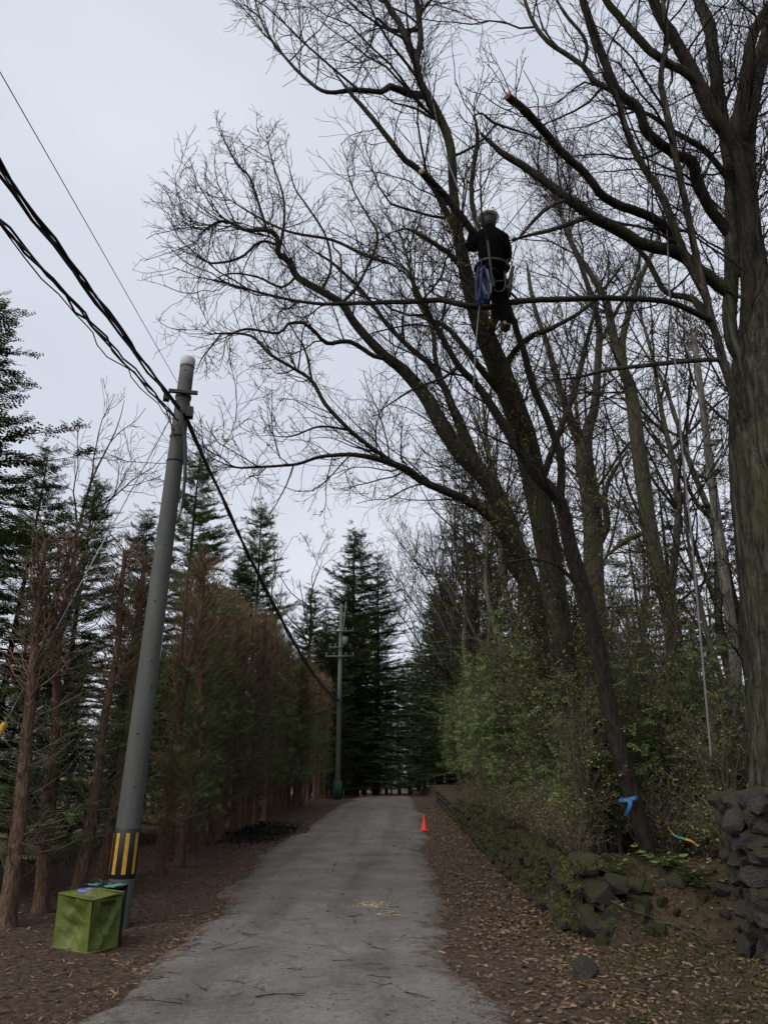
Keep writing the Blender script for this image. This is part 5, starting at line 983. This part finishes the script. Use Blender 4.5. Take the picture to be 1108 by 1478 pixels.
def ground_things():
    f = gpt(126, 1379); r = gpt(167, 1370); l = gpt(73, 1367)
    w = float(np.linalg.norm((l-f)[:2])); dp = float(np.linalg.norm((r-f)[:2])); rz = math.atan2((f-l)[1], (f-l)[0])
    w = min(max(w,0.45),0.58); dp = min(max(dp,0.38),0.55)
    c = f[:2]+unit((l-f)[:2])*w/2 + np.array([-math.sin(rz), math.cos(rz)])*dp/2; g = float(ground(*c))
    root, sides = cloth_box('green_tool_bag', 'green square folding fabric bag standing by the pole foot', (c[0], c[1], g), w, dp, 0.52, rz, 'tarp_green', 3)
    box(MB(), (w/2+0.004, -0.02, 0.44), (0.008, 0.2, 0.03)).build('handle_slot', 'tarp_black', root, False)
    ca, sa = math.cos(rz), math.sin(rz); W = lambda x, y, z: (c[0]+ca*x-sa*y, c[1]+sa*x+ca*y, g+z)
    t = MB(); lathe(t, [(0.05,0),(0.085,0),(0.085,0.045),(0.05,0.045),(0.05,0)], (0,0,0), 24); o = t.build('tape_roll', 'purple_plastic'); o.location = W(-0.06,-0.02,0.50); tag(o, 'purple roll of tape lying on top of the green bag', 'tape')
    c2 = W(-0.19, dp/2+0.13, 0); r2, _ = cloth_box('black_tool_bag', 'black bag with teal patches behind the green bag', (c2[0], c2[1], float(ground(c2[0],c2[1]))), 0.50, 0.2, 0.56, rz-0.02, 'tarp_black', 9)
    for x in (-0.08, 0.2): box(MB(), (x, -0.02, 0.556), (0.13, 0.2, 0.012), 0.2).build('teal_patch', 'teal_cloth', r2, False)
    tube(MB(), np.array([(-0.1,-0.1,0.56),(-0.06,-0.1,0.60),(0.06,-0.1,0.60),(0.1,-0.1,0.56)]), 0.012, 6).build('handle', 'tarp_black', r2)
    # traffic cone
    p = gpt(612, 1200); z = float(ground(p[0],p[1])); k = empty('traffic_cone', (p[0],p[1],z+0.01)); k.scale = (0.86,0.86,0.86); tag(k, 'orange red traffic cone on the right road edge', 'traffic cone')
    lathe(MB(), [(0.0,0.52),(0.026,0.52),(0.032,0.505),(0.12,0.04),(0.13,0.035)], (0,0,0), 22).build('body', 'cone_orange', k)
    box(MB(), (0,0,0.018), (0.32,0.32,0.034)).build('base', 'cone_orange', k, False)
ground_things()
def ribbon_and_strap():
    c = PY(906, 1153, 10.02); r = 0.115; root = empty('ribbon', tuple(c)); tag(root, 'bright blue ribbon tied round the slender tree', 'ribbon')
    ang = np.linspace(0, 2*math.pi, 25); V = []
    for z in (-0.022, 0.022): V += [c+np.array([math.cos(a)*r, math.sin(a)*r, z+0.02*math.cos(a)]) for a in ang]
    wbuild(MB().add(np.array(V), [(i,i+1,25+i+1,25+i) for i in range(24)]), 'loop', 'ribbon_blue', root)
    for k, (dx, dz, tw) in enumerate(((-0.06,-0.19,0.01),(0.10,0.03,-0.01))):
        n = 8; t = np.linspace(0,1,n); P = c+np.array([-0.02,-r-0.012,0])+np.stack([dx*t+0.01*np.sin(t*5), -0.03*np.sin(t*3), dz*t], -1); w = np.array([0.0,0.0,0.022]) if k else np.array([0.026,0.004,0.0])
        wbuild(MB().add(np.concatenate([P-w, P+w]), [(i,i+1,n+i+1,n+i) for i in range(n-1)]), 'tail', 'ribbon_blue', root)
    P = np.array([PY(u, v, 10.15) for u, v in ((963,1193),(972,1205),(985,1210),(998,1214),(1006,1221))]); P, _ = catmull(P, np.ones(5), 0.03)
    root = empty('strap', tuple(P[0])); tag(root, 'yellow and green strap lying in the brush beside the gatepost', 'strap'); n = len(P)
    for a, b_, mt in ((0, n//3, 'yellow_plastic'), (n//3-1, 2*n//3, 'teal_cloth'), (2*n//3-1, n, 'yellow_plastic')):
        q = P[a:b_]; k = len(q); w = np.array([0,0.008,0.014]); wbuild(MB().add(np.concatenate([q-w, q+w]), [(i,i+1,k+i+1,k+i) for i in range(k-1)]), 'webbing', mt, root)
ribbon_and_strap()
def hanging_rope():
    P = np.array([PY(u, v, y) for u, v, y in ((962,330,8.9),(966,430,8.9),(975,540,8.9),(983,640,8.9),(990,708,8.9),(998,783,8.9),(1008,896,8.9),(1020,1030,8.9),(1026,1098,8.9))]); P, _ = catmull(P, np.ones(len(P)), 0.15)
    tag(tube(MB(), P, 0.012, 8).build('hanging_rope', 'rope_lilac'), 'long pale lilac rope hanging down in front of the great oak', 'rope')
    for pts, lab in ((((601,88,8.35),(616,112,8.15),(628,165,8.05),(639,212,7.95),(658,265,7.85),(673,299,7.8),(692,338,7.8)), 'pale climbing rope running from the tree top to the climber'), (((790,250,8.2),(775,271,8.15),(750,303,8.0),(722,338,7.85)), 'grey rope from the climber to the limb on his right'), (((700,392,7.75),(692,440,7.7),(687,490,7.7),(683,560,7.8)), 'thin pale cord dangling below the climber')):
        Q = np.array([PY(*p) for p in pts]); Q, _ = catmull(Q, np.ones(len(Q)), 0.1); tag(tube(MB(), Q, 0.0085, 6).build('climbing_rope', 'rope_pale'), lab, 'rope')
hanging_rope()

# ---------------------------------------------------------------- the climber
def climber():
    J = {'pelvis':PY(710,394,7.72),'waist':PY(709,380,7.72),'chest':PY(708,360,7.74),'upper':PY(708,345,7.76),'neck':PY(706,333,7.78),'headb':PY(705,326,7.79),'head':PY(704,319,7.80),
         'shL':PY(693,348,7.78),'elL':PY(680,357,7.86),'wrL':PY(681,341,8.02),'haL':PY(683,333,8.06),'shR':PY(725,350,7.74),'elR':PY(731,374,7.78),'wrR':PY(717,378,8.02),'haR':PY(710,374,8.08),
         'hipL':PY(702,398,7.76),'knL':PY(698,420,8.06),'anL':PY(700,438,7.98),'toL':PY(697,441,8.14),'hipR':PY(718,398,7.72),'knR':PY(722,432,7.86),'anR':PY(731,465,7.66),'toR':PY(727,477,7.74)}
    rad = {'pelvis':(.16,.13),'waist':(.18,.14),'chest':(.21,.155),'upper':(.185,.135),'neck':(.06,.06),'headb':(.075,.085),'head':(.085,.10),'shL':(.085,.085),'elL':(.062,.062),'wrL':(.042,.042),'haL':(.042,.03),'shR':(.085,.085),'elR':(.062,.062),'wrR':(.042,.042),'haR':(.042,.03),
           'hipL':(.105,.105),'knL':(.075,.075),'anL':(.055,.055),'toL':(.045,.04),'hipR':(.105,.105),'knR':(.075,.075),'anR':(.055,.055),'toR':(.045,.04)}
    E = [('pelvis','waist'),('waist','chest'),('chest','upper'),('upper','neck'),('neck','headb'),('headb','head'),('upper','shL'),('shL','elL'),('elL','wrL'),('wrL','haL'),('upper','shR'),('shR','elR'),('elR','wrR'),('wrR','haR'),('pelvis','hipL'),('hipL','knL'),('knL','anL'),('anL','toL'),('pelvis','hipR'),('hipR','knR'),('knR','anR'),('anR','toR')]
    names = list(J); idx = {n: i for i, n in enumerate(names)}; base = (J['anL']+np.array([0,0,-0.05]))
    root = empty('person', tuple(base)); tag(root, 'climber in black clothing and white helmet working high in the tree', 'person')
    me = bpy.data.meshes.new('body_cage'); me.from_pydata([tuple(J[n]-base) for n in names], [(idx[a], idx[b]) for a, b in E], [])
    tmp = bpy.data.objects.new('body_cage', me); COL.objects.link(tmp); tmp.modifiers.new('skin', 'SKIN'); bm = bmesh.new(); bm.from_mesh(me); lay = bm.verts.layers.skin.verify(); bm.verts.ensure_lookup_table()
    for n in names: bm.verts[idx[n]][lay].radius = rad[n]; bm.verts[idx[n]][lay].use_root = (n == 'pelvis')
    bm.to_mesh(me); bm.free(); sub = tmp.modifiers.new('sub', 'SUBSURF'); sub.levels = 2; sub.render_levels = 2
    dg = bpy.context.evaluated_depsgraph_get(); dg.update(); em = bpy.data.meshes.new_from_object(tmp.evaluated_get(dg))
    v = np.zeros(len(em.vertices)*3); em.vertices.foreach_get('co', v); v = v.reshape(-1,3); nn = np.zeros(len(em.vertices)*3); em.vertices.foreach_get('normal', nn); nn = nn.reshape(-1,3); faces = [list(p.vertices) for p in em.polygons]
    bpy.data.objects.remove(tmp)
    # nearest bone for every vertex
    best = np.full(len(v), 1e9); lab = np.zeros(len(v), int)
    for k, (a, b) in enumerate(E):
        A, B = J[a]-base, J[b]-base; t = np.clip(((v-A)@(B-A))/np.dot(B-A,B-A), 0, 1)[:,None]; dd = np.linalg.norm(v-(A+t*(B-A)), axis=1); m = dd < best; best[m] = dd[m]; lab[m] = k
    def fingers(mb):                            # five fingers on each hand, curled round what it holds
        for s in ('L','R'):
            w, h = J['wr'+s]-base, J['ha'+s]-base; d = unit(h-w); side = unit(np.cross(d, np.array([0,0.6,0.8]))); curl = unit(np.cross(side, d))
            for i, ln in enumerate((0.075,0.085,0.08,0.062)):
                o = h+side*(0.030-0.020*i)+d*0.015; P = np.array([o, o+d*ln*0.45, o+d*ln*0.7+curl*ln*0.35, o+d*ln*0.55+curl*ln*0.75]); tube(mb, P, [0.010,0.0095,0.009,0.007], 7)
            o = h+side*0.035-d*0.02; tube(mb, np.array([o, o+side*0.03+d*0.015, o+side*0.035+d*0.045+curl*0.02]), [0.012,0.011,0.008], 7)
    q = [f for f in faces if len(f) == 4]; t = [f for f in faces if len(f) == 3]
    body = MB().add(v, q, t); fingers(body); body.build('body', 'skin', root)
    def garment(name, bones, mat, off, wr=0.0):
        ks = {k for k, e in enumerate(E) if e in bones}; keep = np.array([l in ks for l in lab]); fs = [f for f in faces if all(keep[f])]; use = sorted({i for f in fs for i in f}); mp = {i: k for k, i in enumerate(use)}
        vv = v[use]+nn[use]*(off+wr*np.abs(wav(vv_ := v[use][:,2]*14+v[use][:,0]*7, v[use][:,1]*11, 1.0, 3)))[:,None]
        o = MB().add(vv, [[mp[i] for i in f] for f in fs if len(f) == 4], [[mp[i] for i in f] for f in fs if len(f) == 3]).build(name, mat, root); return o
    garment('jacket', {('waist','chest'),('chest','upper'),('upper','neck'),('upper','shL'),('shL','elL'),('elL','wrL'),('upper','shR'),('shR','elR'),('elR','wrR'),('pelvis','waist')}, 'jacket_black', 0.018, 0.014)
    garment('trousers', {('pelvis','hipL'),('hipL','knL'),('knL','anL'),('pelvis','hipR'),('hipR','knR'),('knR','anR'),('pelvis','waist')}, 'trousers_black', 0.014, 0.016)
    garment('boots', {('anL','toL'),('anR','toR')}, 'boot_leather', 0.02); garment('gloves', {('wrL','haL'),('wrR','haR')}, 'glove_grey', 0.006)
    garment('neck_gaiter', {('upper','neck'),('neck','headb')}, 'jacket_black', 0.012)
    # head details
    hc = J['head']-base+np.array([0,0.0,0.02]); fwd = unit(np.array([-0.35,0.9,0.1])); rt = np.cross(fwd, np.array([0,0,1.0]))
    hair = ICO2*np.array([0.105,0.108,0.15])+hc+np.array([0,-0.022,-0.055]); MB().add(hair, tris=ICO2T).build('hair', 'hair_black', root)
    for s in (-1,1): MB().add(ICO1*np.array([0.012,0.022,0.032])+hc+rt*0.094*s+np.array([0,0,-0.03]), tris=ICO1T).build('ear', 'skin', root)
    MB().add(ICO1*np.array([0.014,0.022,0.02])+hc+fwd*0.112+np.array([0,0,-0.02]), tris=ICO1T).build('nose', 'skin', root)
    for s in (-1,1): MB().add(ICO1*0.012+hc+fwd*0.098+rt*0.034*s+np.array([0,0,0.005]), tris=ICO1T).build('eye', 'helmet_white', root)
    MB().add(ICO1*np.array([0.026,0.008,0.007])+hc+fwd*0.1+np.array([0,0,-0.06]), tris=ICO1T).build('mouth', 'boot_leather', root)
    hv = ICO2.copy(); hv[:,2] = np.maximum(hv[:,2], -0.22); hv *= np.array([0.14,0.155,0.135]); hm = MB().add(hv+hc+np.array([0,0,0.045]), tris=ICO2T).build('helmet', 'helmet_white', root)
    ang = np.linspace(0,2*math.pi,21); tube(MB(), np.stack([np.cos(ang)*0.14, np.sin(ang)*0.157, 0*ang], -1)+hc+np.array([0,0,0.02]), 0.008, 6).build('brim', 'helmet_white', hm)
    for x in (-0.05,0.05): MB().add(ICO1*np.array([0.016,0.006,0.012])+hc+np.array([x,-0.136,0.075]), tris=ICO1T).build('vent', 'black_rubber', hm)
    # harness
    pc = J['pelvis']-base; ang = np.linspace(0,2*math.pi,29)
    hz = MB(); tube(hz, np.stack([np.cos(ang)*0.205, np.sin(ang)*0.175, 0.01*np.sin(2*ang)], -1)+pc+np.array([0,0,0.07]), 0.026, 8)
    for s in ('L','R'):
        a, b = J['hip'+s]-base, J['kn'+s]-base; d = unit(b-a); u = unit(np.cross(d, np.array([0,1.0,0]))); w = np.cross(d, u); tube(hz, (a+(b-a)*0.3)+0.128*(np.cos(ang)[:,None]*u+np.sin(ang)[:,None]*w), 0.016, 6)
    h = hz.build('harness', 'tarp_black', root)
    for x, y in ((0.19,-0.1),(-0.18,-0.1)):
        tube(MB(), np.stack([x+0.03*np.cos(ang), y-0.06+0*ang, 0.03+0.05*np.sin(ang)], -1)+pc, 0.007, 6).build('carabiner', 'black_rubber', h)
    c = pc+np.array([0.235,-0.03,-0.02]); tube(MB(), np.array([c+np.array([0.03,0,0.09]), c, c+np.array([-0.03,0,-0.18]), c+np.array([-0.045,0,-0.36])]), [0.02,0.024,0.03,0.018], 8).build('handsaw_scabbard', 'black_rubber', root)
    # gear hanging from the harness
    rng = np.random.default_rng(4); hb = PY(694,388,7.55)
    for mat, n, lab, du, ln in (('rope_blue', 9, 'bundle of blue rope hanging from the left hip of the climber', 0, (0.30,0.52)), ):
        rp = empty('rope_coil', tuple(hb)); tag(rp, lab, 'rope')
        for k in range(n):
            x = rng.uniform(-0.075,0.075); L = rng.uniform(*ln); w = rng.uniform(0.015,0.05); y = rng.uniform(-0.04,0.04); a = np.linspace(-math.pi/2, 1.5*math.pi, 17)
            P = np.stack([x*(0.4+0.6*(1-np.sin(a))/2)+w*np.cos(a), y+0*a, -L/2+L/2*np.sin(a)], -1)+rng.normal(0,0.005,(17,3)); P[-1] = P[0]; tube(MB(), P, 0.0135, 6).build('rope_loop', mat if k % 4 else 'rope_lilac', rp)
    gp = PY(724,392,7.55); a = np.linspace(0, math.pi, 15); P = np.stack([-0.05+0.085*np.cos(a)*1.0, 0*a, -0.16-0.14*np.sin(a)], -1); P = np.concatenate([[(0.035,0,0.0)], P, [(-0.13,0,0.05)]])+gp; tag(tube(MB(), P, 0.011, 6).build('lanyard', 'rope_green'), 'green lanyard looping from the right hip of the climber', 'rope')
    P = np.array([PY(703,346,7.5),PY(706,370,7.48),PY(709,395,7.48),PY(713,415,7.5)]); P, _ = catmull(P, np.ones(4), 0.05); tag(tube(MB(), P, 0.016, 6).build('rope_tail', 'rope_green'), 'dull green rope tail hanging down the back of the climber', 'rope')
climber()
